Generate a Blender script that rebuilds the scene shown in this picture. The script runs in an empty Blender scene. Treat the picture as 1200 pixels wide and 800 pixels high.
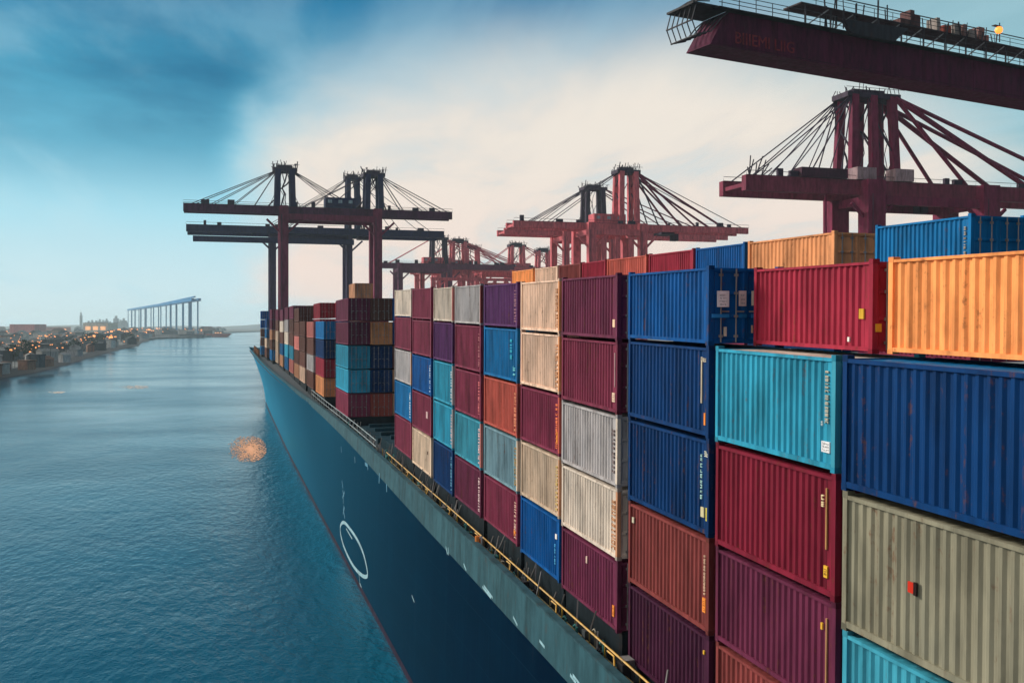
import bpy, bmesh, math, random
from mathutils import Vector, Matrix
rnd = random.Random(7)
S = bpy.context.scene
COL = S.collection
# ---------------------------------------------------------------- camera model (pixels of the 1200x800 photograph)
F = 1144.0
TH = math.atan(340.0 / F); CT, ST = math.cos(TH), math.sin(TH)
CAMZ, HOR, XV, YV = 24.0, 381.0, 260.0, 360.0
RAKE = 21.0 / F                     # the container deck rises gently towards the bow
def ys_at(x, d):                    # distance along the ship of a point at lateral distance d seen in column x
    return (F * d / (x - XV) - d * ST * CT) / (CT * CT)
def z_at(k, d, s):
    return CAMZ - k * d / CT + RAKE * (s * CT + d * ST)
def on_water(x, y, h=CAMZ):
    Z = h * F / (y - HOR); X = (x - 600) / F * Z
    return Vector((X * CT + Z * ST, -X * ST + Z * CT, CAMZ - h))

# ---------------------------------------------------------------- materials
def srgb(r, g, b):
    f = lambda c: ((c / 255 + .055) / 1.055) ** 2.4 if c > 10 else c / 255 / 12.92
    return (f(r), f(g), f(b), 1)
class NT:
    def __init__(s, name):
        s.m = bpy.data.materials.new(name); s.m.use_nodes = True
        s.t = s.m.node_tree; s.n = s.t.nodes; s.l = s.t.links
        s.p = s.n['Principled BSDF']
    def add(s, kind, **kw):
        nd = s.n.new(kind)
        for k, v in kw.items(): setattr(nd, k, v)
        return nd
    def link(s, a, b): s.l.new(a, b)
    def mix(s, a, b, fac, mode='MIX'):
        nd = s.add('ShaderNodeMix', data_type='RGBA', blend_type=mode)
        for sock, v in ((0, fac), (6, a), (7, b)):
            if hasattr(v, 'is_linked'): s.link(v, nd.inputs[sock])
            else: nd.inputs[sock].default_value = v
        return nd.outputs[2]
    def ramp(s, src, a, b, ca=(0, 0, 0, 1), cb=(1, 1, 1, 1)):
        nd = s.add('ShaderNodeValToRGB'); e = nd.color_ramp.elements
        e[0].position, e[1].position = a, b; e[0].color, e[1].color = ca, cb
        s.link(src, nd.inputs[0]); return nd.outputs[0]
    def coords(s, scale=(1, 1, 1), seed=True):
        tc = s.add('ShaderNodeTexCoord'); mp = s.add('ShaderNodeMapping'); mp.inputs['Scale'].default_value = scale
        s.link(tc.outputs['Object'], mp.inputs[0])
        if seed:
            oi = s.add('ShaderNodeObjectInfo'); ml = s.add('ShaderNodeMath', operation='MULTIPLY'); ml.inputs[1].default_value = 90
            s.link(oi.outputs['Random'], ml.inputs[0]); s.link(ml.outputs[0], mp.inputs['Location'])
        return mp.outputs[0]
    def noise(s, vec, scale, detail=5, rough=.6):
        nd = s.add('ShaderNodeTexNoise'); nd.inputs['Scale'].default_value = scale
        nd.inputs['Detail'].default_value = detail; nd.inputs['Roughness'].default_value = rough
        s.link(vec, nd.inputs['Vector']); return nd.outputs['Fac']
    def bump(s, h, strength=.2, dist=.05):
        b = s.add('ShaderNodeBump'); b.inputs['Strength'].default_value = strength; b.inputs['Distance'].default_value = dist
        s.link(h, b.inputs['Height']); s.link(b.outputs[0], s.p.inputs['Normal']); return b
def paint(name, rough=.5, rust=.5, streak=.35, sc=1.0, metal=0):
    t = NT(name); oi = t.add('ShaderNodeObjectInfo')
    base = oi.outputs['Color']
    st = t.noise(t.coords((2.2 * sc, 2.2 * sc, .16 * sc)), 1.6, 6, .65)
    fine = t.noise(t.coords((1, 1, 1)), 5 * sc, 8, .7)
    big = t.noise(t.coords((1, 1, .6)), .7 * sc, 4, .6)
    c = t.mix(base, t.mix(base, (1.35, 1.3, 1.25, 1), 1.0, 'MULTIPLY'), t.ramp(big, .35, .75))       # chalky fade
    c = t.mix(c, t.mix(c, (.55, .55, .55, 1), 1.0, 'MULTIPLY'), t.ramp(t.noise(t.coords((1.2, 1.2, .35)), 1.1, 5), .42, .7))
    c = t.mix(c, t.mix(c, (.45, .42, .4, 1), 1.0, 'MULTIPLY'), t.ramp(st, .45, .75, (0, 0, 0, 1), (min(1, streak * 2),) * 3 + (1,)))      # dirt runs
    rs = t.add('ShaderNodeMath', operation='MULTIPLY'); t.link(st, rs.inputs[0]); t.link(fine, rs.inputs[1])
    c = t.mix(c, (.13, .05, .022, 1), t.ramp(rs.outputs[0], .315, .42, (0, 0, 0, 1), (rust,) * 3 + (1,)))
    t.link(c, t.p.inputs['Base Color'])
    t.link(t.ramp(fine, .2, .8, (rough - .12,) * 3 + (1,), (rough + .2,) * 3 + (1,)), t.p.inputs['Roughness'])
    t.p.inputs['Metallic'].default_value = metal; t.p.inputs['Specular IOR Level'].default_value = .06
    t.bump(t.mix(fine, t.noise(t.coords((1, 1, 1)), .9, 3), .8), .5, .035)
    return t.m
M_BOX = paint('container_paint', .5, .65, .24)
M_CRANE = paint('crane_paint', .55, .25, .35, .25)
M_STEEL = paint('bare_steel', .45, .5, .4, 1, .3)
M_FAR = paint('far_paint', .8, .2, .3, .1)
def flat(name, c, rough=.5, emit=0, noise=0):
    t = NT(name); t.p.inputs['Base Color'].default_value = c; t.p.inputs['Roughness'].default_value = rough
    if noise:
        n = t.noise(t.coords(), noise, 6)
        d = tuple(x * .45 for x in c[:3]) + (1,)
        t.link(t.mix(c, d, t.ramp(n, .35, .7)), t.p.inputs['Base Color'])
    if emit:
        t.p.inputs['Emission Color'].default_value = c; t.p.inputs['Emission Strength'].default_value = emit
    return t.m
M_DECK = flat('deck_paint', (.03, .05, .06, 1), .7, 0, 1.5)
M_DARK = flat('dark_steel', (.02, .022, .028, 1), .55, 0, 2)
M_YELLOW = flat('yellow_paint', (.6, .33, .025, 1), .45, 0, 3)
M_WHITE = flat('white_marking', (.75, .8, .82, 1), .5, 0, 8)
M_LAMP = flat('lamp_glow', (1, .26, .04, 1), .3, 2)
M_TOWNLAMP = flat('town_lamp_glow', (1, .36, .11, 1), .3, 1.8)
M_WARMWIN = flat('lit_window', (1, .45, .18, 1), .3, .9)
M_QUAY = flat('quay_concrete', (.22, .21, .2, 1), .85, 0, .05)
M_ORANGE_GLINT = flat('orange_glint', (1, .52, .27, 1), .6)  # orange glow reflected on the water, put into the fleck colour
M_PALE_GLINT = flat('pale_glint', (.85, .68, .55, 1), .6)  # pale light reflections on the water, put into the fleck colour
def hull_mat():
    t = NT('hull_paint')
    tc = t.add('ShaderNodeTexCoord'); mp = t.add('ShaderNodeMapping'); mp.inputs['Scale'].default_value = (1, .9, .06)
    t.link(tc.outputs['Object'], mp.inputs[0])
    st = t.noise(mp.outputs[0], 1.1, 7, .65)
    mp2 = t.add('ShaderNodeMapping'); mp2.inputs['Scale'].default_value = (.12, .12, .3); t.link(tc.outputs['Object'], mp2.inputs[0])
    big = t.noise(mp2.outputs[0], 1, 5)
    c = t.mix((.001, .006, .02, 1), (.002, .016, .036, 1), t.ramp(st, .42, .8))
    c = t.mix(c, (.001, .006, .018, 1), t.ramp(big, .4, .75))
    sx = t.add('ShaderNodeSeparateXYZ'); t.link(tc.outputs['Object'], sx.inputs[0]); cx = t.add('ShaderNodeCombineXYZ')
    t.link(sx.outputs[1], cx.inputs[0]); t.link(sx.outputs[2], cx.inputs[1])
    br = t.add('ShaderNodeTexBrick'); t.link(cx.outputs[0], br.inputs['Vector']); br.inputs['Scale'].default_value = 1; br.inputs['Brick Width'].default_value = 9; br.inputs['Row Height'].default_value = 2.4; br.inputs['Mortar Size'].default_value = .05; br.inputs['Mortar Smooth'].default_value = 1
    c = t.mix(c, (.004, .02, .04, 1), t.ramp(br.outputs['Fac'], .3, 1, (0, 0, 0, 1), (.7, .7, .7, 1)))
    c = t.mix(c, (.06, .022, .012, 1), t.ramp(st, .66, .78, (0, 0, 0, 1), (.4, .4, .4, 1)))
    t.link(c, t.p.inputs['Base Color']); t.p.inputs['Roughness'].default_value = .6; t.p.inputs['Specular IOR Level'].default_value = 0
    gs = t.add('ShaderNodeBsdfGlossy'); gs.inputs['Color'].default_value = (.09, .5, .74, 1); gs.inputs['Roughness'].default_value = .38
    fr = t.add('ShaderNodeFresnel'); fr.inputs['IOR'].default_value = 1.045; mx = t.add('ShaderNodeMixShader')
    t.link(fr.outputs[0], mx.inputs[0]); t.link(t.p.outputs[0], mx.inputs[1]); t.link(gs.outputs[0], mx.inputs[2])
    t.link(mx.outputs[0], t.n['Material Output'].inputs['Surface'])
    t.bump(t.mix(big, br.outputs['Fac'], .12), .3, .3)
    return t.m
M_HULL = hull_mat()
def water_mat():
    t = NT('water')
    tc = t.add('ShaderNodeTexCoord')
    def n(scale, sx, sy, rot, d):
        mp = t.add('ShaderNodeMapping'); mp.inputs['Scale'].default_value = (sx, sy, 1); mp.inputs['Rotation'].default_value = (0, 0, rot)
        t.link(tc.outputs['Object'], mp.inputs[0]); return t.noise(mp.outputs[0], scale, d, .6)
    a = n(.75, 1.3, .6, .5, 5); b = n(.09, 1, .55, .2, 3); c = n(1.6, 1, .7, -.4, 3)
    s1 = t.add('ShaderNodeMath', operation='MULTIPLY_ADD'); t.link(b, s1.inputs[0]); s1.inputs[1].default_value = 2.0; t.link(a, s1.inputs[2])
    s2 = t.add('ShaderNodeMath', operation='MULTIPLY_ADD'); t.link(c, s2.inputs[0]); s2.inputs[1].default_value = .25; t.link(s1.outputs[0], s2.inputs[2])
    wp = t.noise(t.coords((.012, .02, 1), seed=False), 1, 3)
    bn = t.bump(s2.outputs[0], .7, .34); t.link(t.ramp(wp, .35, .65, (.22, .22, .22, 1), (.62, .62, .62, 1)), bn.inputs['Strength'])
    t.link(t.ramp(wp, .3, .7, (.08, .08, .08, 1), (.2, .2, .2, 1)), t.p.inputs['Roughness'])
    t.p.inputs['Base Color'].default_value = (0, .07, .12, 1)
    t.p.inputs['IOR'].default_value = 1.33
    return t.m
M_WATER = water_mat()
def land_mat():
    t = NT('land'); v = t.coords(seed=False)
    a = t.noise(v, .02, 8, .7); b = t.noise(v, .15, 5)
    c = t.mix((.03, .045, .04, 1), (.12, .12, .11, 1), t.ramp(a, .45, .6))
    c = t.mix(c, (.02, .03, .03, 1), t.ramp(b, .5, .6)); t.link(c, t.p.inputs['Base Color']); t.p.inputs['Roughness'].default_value = .9
    return t.m
M_LAND = land_mat()

# ---------------------------------------------------------------- mesh helpers
class MB:
    def __init__(s): s.v = []; s.f = []
    def poly(s, vs, fs):
        o = len(s.v); s.v += [tuple(v) for v in vs]; s.f += [tuple(i + o for i in f) for f in fs]; return s
    def box(s, x0, x1, y0, y1, z0, z1):
        return s.poly([(x0, y0, z0), (x1, y0, z0), (x1, y1, z0), (x0, y1, z0), (x0, y0, z1), (x1, y0, z1), (x1, y1, z1), (x0, y1, z1)],
                      [(0, 3, 2, 1), (4, 5, 6, 7), (0, 1, 5, 4), (1, 2, 6, 5), (2, 3, 7, 6), (3, 0, 4, 7)])
    def beam(s, a, b, w, h=None, up=(0, 0, 1)):
        a, b = Vector(a), Vector(b); h = h or w; d = (b - a).normalized(); u = Vector(up)
        if abs(d.dot(u)) > .98: u = Vector((0, 1, 0))
        r = d.cross(u).normalized() * (w / 2); u = r.cross(d).normalized() * (h / 2)
        vs = [p + i * r + j * u for p in (a, b) for i, j in ((-1, -1), (1, -1), (1, 1), (-1, 1))]
        return s.poly(vs, [(3, 2, 1, 0), (4, 5, 6, 7), (0, 1, 5, 4), (1, 2, 6, 5), (2, 3, 7, 6), (3, 0, 4, 7)])
    def tube(s, pts, r, n=6):
        pts = [Vector(p) for p in pts]; o = len(s.v)
        for i, p in enumerate(pts):
            d = (pts[min(i + 1, len(pts) - 1)] - pts[max(i - 1, 0)]).normalized()
            u = Vector((0, 0, 1)) if abs(d.z) < .9 else Vector((0, 1, 0))
            a = d.cross(u).normalized(); b = a.cross(d)
            s.v += [tuple(p + r * (math.cos(t) * a + math.sin(t) * b)) for t in (2 * math.pi * k / n for k in range(n))]
        for i in range(len(pts) - 1):
            for k in range(n):
                k2 = (k + 1) % n; s.f.append((o + i * n + k, o + i * n + k2, o + i * n + n + k2, o + i * n + n + k))
        s.f.append(tuple(o + k for k in reversed(range(n)))); s.f.append(tuple(o + (len(pts) - 1) * n + k for k in range(n)))
        return s
    def mesh(s, name):
        me = bpy.data.meshes.new(name); me.from_pydata(s.v, [], s.f); me.update()
        bm = bmesh.new(); bm.from_mesh(me); bmesh.ops.recalc_face_normals(bm, faces=bm.faces); bm.to_mesh(me); bm.free()
        return me
    def build(s, name, mat, parent=None, color=None, loc=None):
        return put(name, s.mesh(name), mat, parent, color, loc)
def put(name, me, mat, parent=None, color=None, loc=None):
    o = bpy.data.objects.new(name, me); COL.objects.link(o)
    if not me.materials: me.materials.append(mat)
    elif me.materials[0] != mat:
        o.material_slots[0].link = 'OBJECT'; o.material_slots[0].material = mat
    if parent: o.parent = parent
    if color: o.color = color
    if loc: o.location = loc
    return o
def empty(name, loc=(0, 0, 0), rot=(0, 0, 0)):
    o = bpy.data.objects.new(name, None); COL.objects.link(o); o.location = loc; o.rotation_euler = rot; o.empty_display_size = .5
    return o
def tag(o, label=None, cat=None, group=None, kind=None):
    for k, v in (('label', label), ('category', cat), ('group', group), ('kind', kind)):
        if v: o[k] = v
    return o

# ---------------------------------------------------------------- container prototypes
W, H = 2.438, 2.59
def corr(L, x, sgn, dep=.045, pitch=.278):
    m = MB(); y0, y1 = .11, L - .11; n = max(4, int((y1 - y0) / pitch)); p = (y1 - y0) / n
    ys, xs = [], []
    for i in range(n):
        for f, q in ((0, 0), (.27, 0), (.48, 1), (.75, 1)):
            ys.append(y0 + (i + f) * p); xs.append(x - sgn * (.03 + dep * q))
    ys.append(y1); xs.append(x - sgn * .03)
    vs = [(a, b, .17) for a, b in zip(xs, ys)] + [(a, b, H - .13) for a, b in zip(xs, ys)]; N = len(ys)
    m.poly(vs, [(i, i + 1, N + i + 1, N + i) for i in range(N - 1)])
    return m
def make_protos(L):
    P = {}
    P['port'] = corr(L, -W / 2, -1).mesh('side_wall')
    P['star'] = corr(L, W / 2, 1).mesh('side_wall')
    fr = MB()   # bottom and top rails, as one closed ring each joined by posts
    for sx in (-1, 1):
        xo, xi = sx * W / 2, sx * (W / 2 - .1)
        fr.box(min(xo, xi), max(xo, xi),   .165, L - .165, .065, .18); fr.box(min(xo, xi), max(xo, xi), .165, L - .165, H - .15, H - .075)
    for ya, yb in ((.0, .12), (L - .12, L)):
        fr.box(-W / 2 + .17, W / 2 - .17, ya, yb, .065, .15); fr.box(-W / 2 + .17, W / 2 - .17, ya, yb, H - .16, H - .075)
    for sx, yy in ((1, 0), (1, L - .15), (-1, L - .15)):
        a, b = sx * W / 2, sx * (W / 2 - .14); fr.box(min(a, b), max(a, b), yy, yy + .15, .12, H - .12)
    P['frame'] = fr.mesh('frame')
    P['post'] = MB().box(-W / 2, -W / 2 + .14, 0, .16, .12, H - .12).mesh('corner_post')
    P['panel'] = MB().box(-W / 2 + .035, -W / 2 + .06, .155, .46, .18, H - .15).mesh('end_panel')
    rf = MB(); n = int(L / .35); ys = [.06 + (L - .12) * i / (2 * n) for i in range(2 * n + 1)]
    vs = [(x, y, H - .085 - (.02 if i % 2 else 0)) for x in (-W / 2 + .05, W / 2 - .05) for i, y in enumerate(ys)]; N = len(ys)
    rf.poly(vs, [(i, i + 1, N + i + 1, N + i) for i in range(N - 1)]); P['roof'] = rf.mesh('roof')
    P['floor'] = MB().box(-W / 2 + .1, W / 2 - .1, .1, L - .1, .1, .15).mesh('floor_frame')
    P['endwall'] = MB().box(-W / 2 + .13, W / 2 - .13, L - .09, L - .05, .14, H - .15).mesh('end_wall')
    for key, x0, x1 in (('doorl', -W / 2 + .13, -.008), ('doorr', .008, W / 2 - .13)):
        d = MB()   # door leaf with three pressed recesses
        zs = [.15, .2, .24, .88, .92, .98, 1.02, 1.62, 1.66, 1.72, 1.76, H - .25, H - .21, H - .16]
        xs = [x0, x0 + .06, x0 + .1, x1 - .1, x1 - .06, x1]
        dep = lambda i, j: .075 if (1 < i < 4 and zs[j] not in (.15, .2, .92, .98, 1.66, 1.72, H - .21, H - .16)) else .035
        vs = [(x, dep(i, j), z) for i, x in enumerate(xs) for j, z in enumerate(zs)]; J = len(zs)
        d.poly(vs, [(i * J + j, (i + 1) * J + j, (i + 1) * J + j + 1, i * J + j + 1) for i in range(len(xs) - 1) for j in range(J - 1)])
        P[key] = d.mesh('door')
    for q, x in enumerate((-.82, -.33, .33, .82)):
        b = MB().tube([(x, -.0, .1), (x, -.0, H - .1)], .024, 6)
        for z in (.3, .95, 1.7, H - .3): b.box(x - .06, x + .06, -.015, .034, z - .04, z + .04)
        hx = .25 if x < 0 else -.25
        b.box(min(x, x + hx), max(x, x + hx), -.03, -.008, 1.08, 1.13)
        P['bar%d' % q] = b.mesh('lock_bar')
    P['cast'] = MB().box(-.095, .095, -.09, .09, -.065, .065).mesh('corner_casting')
    return P
PR = {6.06: make_protos(6.06), 12.19: make_protos(12.19)}
STEELC = (.3, .3, .3, 1)
# paints: real-world base colours
CC = dict(
    maroon=(.19, .03, .065, 1), plum=(.13, .024, .06, 1), purple=(.10, .03, .125, 1), wine=(.19, .014, .034, 1), brick=(.22, .05, .048, 1),
    coral=(.48, .10, .075, 1), navy=(.002, .038, .145, 1), blue=(.002, .085, .30, 1), azure=(.004, .15, .38, 1), sky=(.03, .31, .47, 1), teal=(.045, .29, .40, 1),
    steel=(.17, .30, .36, 1), grey=(.42, .41, .42, 1), cream=(.62, .55, .47, 1), peach=(.8, .57, .43, 1), beige=(.25, .245, .18, 1), sand=(.62, .49, .37, 1),
    yellow=(.9, .34, .11, 1), orange=(.78, .34, .15, 1), red=(.34, .026, .055, 1), tan=(.50, .26, .15, 1), brown=(.16, .075, .06, 1), pink=(.55, .19, .17, 1), deep=(.05, .012, .034, 1))
WORD = dict(maroon='maroon', plum='dark plum', purple='purple', wine='wine red', brick='brick red', coral='coral red', navy='navy blue', blue='blue', azure='bright blue',
    sky='light blue', teal='pale turquoise', steel='grey blue', grey='light grey', cream='cream white', peach='pale peach', beige='grey beige', sand='sandy beige', yellow='yellow orange', orange='orange',
    red='crimson', tan='tan orange', brown='brown', pink='salmon pink', deep='very dark plum')
def jitter(c, a=.1):
    k = 1 + rnd.uniform(-a, a); return tuple(min(1, x * k) for x in c[:3]) + (1,)
def container(d, s0, s1, z0, z1, colour, label, group, post=None, roof=None, full=True, rake=True, base40=False):
    """d: x of the port face; s0/s1: near and far end; z0/z1: base and top"""
    L = 12.19 if base40 else 6.06; P = PR[L]
    r = empty('shipping_container', (d + W / 2, s0, z0), (math.asin(RAKE * CT) if rake else 0, 0, 0))
    r.scale = (1, (s1 - s0) / L, (z1 - z0) / H)
    tag(r, label, 'container', group)
    c = jitter(CC[colour], .1 if full else .3); dk = tuple(x * .8 for x in c[:3]) + (1,)
    put('side_wall', P['port'], M_BOX, r, c); put('side_wall', P['star'], M_BOX, r, c)
    put('frame', P['frame'], M_BOX, r, c); put('roof', P['roof'], M_BOX, r, CC[roof] if roof else c)
    put('corner_post', P['post'], M_BOX, r, CC[post] if post else c)
    put('end_wall', P['endwall'], M_BOX, r, c); put('floor_frame', P['floor'], M_STEEL, r, (.05, .05, .05, 1))
    if full: put('end_panel', P['panel'], M_BOX, r, c)
    dl = put('door', P['doorl'], M_BOX, r, c); dr = put('door', P['doorr'], M_BOX, r, c)
    for q in range(4): put('lock_bar', P['bar%d' % q], M_STEEL, dl if q < 2 else dr, STEELC)
    if full:
        for x, y, z in ((-1, 0, 0), (-1, 1, 0), (-1, 0, 1), (-1, 1, 1), (1, 0, 0), (1, 0, 1)):
            put('corner_casting', P['cast'], M_STEEL, r, dk, (x * (W / 2 - .09), .085 if y == 0 else L - .085, .065 if z == 0 else H - .065))
    return r
def placard(r, face, u, v, w, h, col, mat=M_WHITE, name='placard'):
    """a sticker: on the port face u = metres from the near end; on the door end u = metres from the port edge"""
    if face == 'side': m = MB().box(-W / 2 - .004, -W / 2 + .034, u, u + w, v, v + h)
    else: m = MB().box(-W / 2 + u, -W / 2 + u + w, -.034, .03, v, v + h)
    return m.build(name, M_BOX, r, col)
def lettering(r, face, u, v, w, h, n, col, vertical=True, seed=0, off=0):
    """worn, unreadable characters: short strokes in n cells"""
    g = random.Random(seed); m = MB()
    for i in range(n):
        cu, cv, cw, ch = (u, v + h * i / n, w, h / n * .72) if vertical else (u + w * i / n, v, w / n * .7, h)
        t = min(cw, ch) * .24
        segs = [(0, 0, cw, t), (0, ch - t, cw, ch), (0, ch / 2 - t / 2, cw, ch / 2 + t / 2), (0, t, t, ch - t), (cw - t, t, cw, ch - t)]
        for q in g.sample(segs, g.choice((2, 3, 3, 4))):
            a0, b0, a1, b1 = cu + q[0], cv + q[1], cu + q[2], cv + q[3]
            if face == 'side': m.box(-W / 2 - .004 - off, -W / 2 + .03, a0, a1, b0, b1)
            else: m.box(-W / 2 + a0, -W / 2 + a1, -.034 - off, .03, b0, b1)
    return m.build('lettering', M_BOX, r, col)
WH, YE, OG = (.8, .8, .76, 1), (.85, .5, .05, 1), (.85, .28, .05, 1)
def text_part(parent, txt, size, M, mat, color=None, ext=.01, name='lettering'):
    cu = bpy.data.curves.new(name, 'FONT'); cu.body = txt; cu.size = size; cu.extrude = ext; cu.resolution_u = 2
    to = bpy.data.objects.new('tmp_text', cu); COL.objects.link(to)
    me = bpy.data.meshes.new_from_object(to.evaluated_get(bpy.context.evaluated_depsgraph_get())); bpy.data.objects.remove(to)
    me.name = name; me.materials.clear()
    o = put(name, me, mat, parent, color); o.matrix_local = M
    return o

# ---------------------------------------------------------------- the wall of containers along the ship's side
D0 = 13.42
K = [-.087, .076, .264, .452, .636, .815]
# letter: (near x, far x, k boundaries, colours from the top, posts, roofs)
COLS = [
 ('nearest stack, at the right edge', None, 986, [.076, .294, .518, .715, .90], ['navy', 'beige', 'teal', 'deep'], {1: 'brown'}, {0: 'azure'}),
 ('second stack from the camera', 978, 838, [.078, .2715, .4815, .674, .87], ['sky', 'wine', 'plum', 'brick'], {0: 'teal'}, {0: 'cream'}),
 ('third stack from the camera', 830, 736, [-.086, .0785, .27, .474, .675, .87], ['blue', 'navy', 'navy', 'brick', 'deep'], {}, {}),
 ('fourth stack from the camera', 723, 658, [-.0875, .084, .272, .458, .6415, .825], ['plum', 'maroon', 'grey', 'cream', 'plum'], {2: 'cream', 3: 'tan'}, {}),
 ('fifth stack from the camera', 655, 610, [-.086, .078, .258, .443, .628, .818], ['peach', 'peach', 'maroon', 'sand', 'blue'], {0: 'orange', 1: 'orange', 2: 'coral', 3: 'tan'}, {}),
 ('sixth stack from the camera', 606, 567, [-.087, .071, .258, .443, .632, .81], ['purple', 'azure', 'coral', 'steel', 'maroon'], {3: 'sand', 2: 'brick'}, {}),
 ('seventh stack from the camera', 563, 533, [-.092, .069, .256, .441, .63, .815], ['grey', 'maroon', 'maroon', 'teal', 'plum'], {0: 'brick', 3: 'pink'}, {}),
 ('eighth stack from the camera', 530, 508, [-.0926, .065, .245, .433, .62, .82], ['cream', 'purple', 'sky', 'sky', 'navy'], {0: 'pink', 2: 'grey', 3: 'grey'}, {}),
 ('ninth stack from the camera', 505, 483, [-.098, .061, .243, .4286, .6245, .816], ['maroon', 'maroon', 'blue', 'maroon', 'sand'], {}, {}),
 ('tenth stack from the camera', 481.5, 462.5, [-.10, .052, .235, .417, .61, .807], ['cream', 'maroon', 'grey', 'azure', 'maroon'], {2: 'tan'}, {}),
]
TIER = ['top', 'second from top', 'third from top', 'fourth from top', 'bottom']
BASES = []      # (s0, s1, z) of the lowest container in each bay
BOXES = {}
G1 = 'containers stacked along the port side'
for ci, (where, xn, xf, ks, cols, posts, roofs) in enumerate(COLS):
    s1 = ys_at(xf, D0); s0 = ys_at(xn, D0) if xn else s1 - 6.2
    for ti, cn in enumerate(cols):
        z1, z0 = z_at(ks[ti], D0, s0), z_at(ks[ti + 1], D0, s0)
        tier = 'bottom' if ti == len(cols) - 1 else TIER[ti]
        lab = f"{WORD[cn]} ribbed container, {tier} in the {where}"
        r = container(D0, s0, s1, z0, z1, cn, lab, G1, posts.get(ti), roofs.get(ti))
        BOXES[(ci, ti)] = r
    BASES.append((s0, s1, z0))
B = BOXES
# marks the photograph shows
lettering(B[1, 0], 'side', .30, 1.05, .13, 1.2, 14, (.55, .52, .42, 1), True, 3)
placard(B[1, 0], 'side', .22, .42, .34, .24, (.72, .74, .76, 1)); lettering(B[1, 0], 'side', .52, 1.0, .07, .13, 2, (.6, .75, .8, 1), True, 9)
placard(B[1, 1], 'side', .32, .42, .15, .24, YE); placard(B[1, 1], 'side', .36, 1.0, .05, 1.25, (.55, .3, .12, 1), name='worn_strip'); lettering(B[1, 1], 'side', .5, 1.85, .1, .28, 2, (.8, .66, .4, 1), True, 5)
placard(B[1, 2], 'side', .36, .6, .05, 1.55, (.5, .27, .13, 1), name='worn_strip'); placard(B[1, 2], 'side', .55, 1.85, .07, .15, YE)
placard(B[0, 1], 'side', 3.75, 1.2, .16, .18, (.7, .04, .02, 1)); placard(B[0, 1], 'side', 3.66, 1.18, .085, .22, (.02, .01, .01, 1), name='placard_edge')
placard(B[2, 1], 'side', .45, .95, .05, 1.2, (.7, .62, .45, 1), name='worn_strip'); lettering(B[2, 1], 'side', .2, 2.12, .35, .13, 3, (.6, .55, .45, 1), False, 8); placard(B[2, 1], 'side', .2, .35, .1, .34, OG)
lettering(B[2, 2], 'side', .45, .95, .09, 1.25, 9, (.45, .75, .72, 1), True, 11); placard(B[2, 2], 'side', .3, .48, .2, .26, (.8, .75, .45, 1)); placard(B[2, 2], 'side', .1, .42, .08, .35, (.7, .6, .1, 1)); lettering(B[2, 2], 'side', .08, 2.1, .25, .14, 2, (.7, .72, .6, 1), False, 4)
placard(B[2, 3], 'side', 5.6, 1.95, .15, .17, (.8, .74, .55, 1)); placard(B[2, 3], 'side', .2, .55, .2, .38, OG); lettering(B[2, 3], 'side', .24, 1.0, .1, 1.1, 12, (.6, .42, .3, 1), True, 13)
placard(B[2, 4], 'side', .3, 2.0, .08, .1, YE)
placard(B[3, 0], 'side', .22, .5, .2, .3, (.85, .6, .4, 1)); placard(B[3, 1], 'side', .22, .42, .26, .32, (.8, .6, .45, 1)); placard(B[3, 1], 'side', .22, .95, .05, 1.2, (.6, .4, .4, 1), name='worn_strip')
lettering(B[3, 2], 'side', .3, .5, .2, 1.6, 10, (.25, .2, .2, 1), True, 15); lettering(B[3, 3], 'side', .25, .3, .3, 1.9, 9, (.5, .27, .15, 1), True, 16)
placard(B[3, 4], 'side', 3.1, 1.75, .1, .26, (.8, .6, .5, 1)); placard(B[3, 4], 'side', .3, .5, .17, .4, OG)
for (ci, ti), col in {(4, 0): (.6, .3, .15, 1), (4, 1): (.6, .3, .15, 1), (4, 2): (.8, .2, .08, 1), (4, 3): (.55, .4, .15, 1), (5, 2): (.85, .35, .2, 1), (5, 3): (.45, .3, .12, 1),
        (5, 0): (.5, .25, .3, 1), (5, 4): (.7, .5, .4, 1), (6, 1): (.5, .2, .22, 1), (6, 2): (.7, .2, .2, 1), (6, 4): (.75, .6, .6, 1), (7, 2): (.6, .7, .72, 1), (7, 4): (.2, .55, .75, 1), (8, 2): (.6, .75, .85, 1),
        (9, 3): (.75, .85, .85, 1), (6, 3): (.8, .6, .6, 1), (7, 3): (.7, .55, .55, 1)}.items():
    lettering(B[ci, ti], 'side', .25, .3, .26, 1.9, 11, col, True, ci * 9 + ti)
lettering(B[5, 1], 'side', .9, 1.1, .32, 1.0, 4, (.05, .55, .75, 1), True, 41); lettering(B[5, 1], 'side', .35, .35, .35, .5, 3, (.2, .75, .85, 1), True, 42)
placard(B[8, 3], 'side', 1.0, 1.1, .5, .42, (.8, .55, .55, 1)); placard(B[4, 4], 'side', .35, 1.7, .22, .2, WH); lettering(B[4, 4], 'side', .55, .6, .12, .9, 6, (.1, .45, .75, 1), True, 43)
placard(B[8, 4], 'side', 1.0, 1.35, .2, .2, (.12, .08, .06, 1)); placard(B[4, 2], 'side', .2, .5, .2, .5, (.9, .3, .05, 1)); placard(B[5, 4], 'side', .3, .45, .25, .3, OG)
INK = (.16, .17, .19, 1)
for v_ in (.45, .52, .59): lettering(B[1, 0], 'side', .25, v_, .28, .045, 6, INK, False, int(v_ * 100), .003)
lettering(B[1, 1], 'side', .345, .45, .1, .17, 2, (.25, .13, .03, 1), True, 61, .003); lettering(B[2, 3], 'side', .23, .6, .13, .28, 3, (.4, .1, .02, 1), True, 62, .003)
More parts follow.
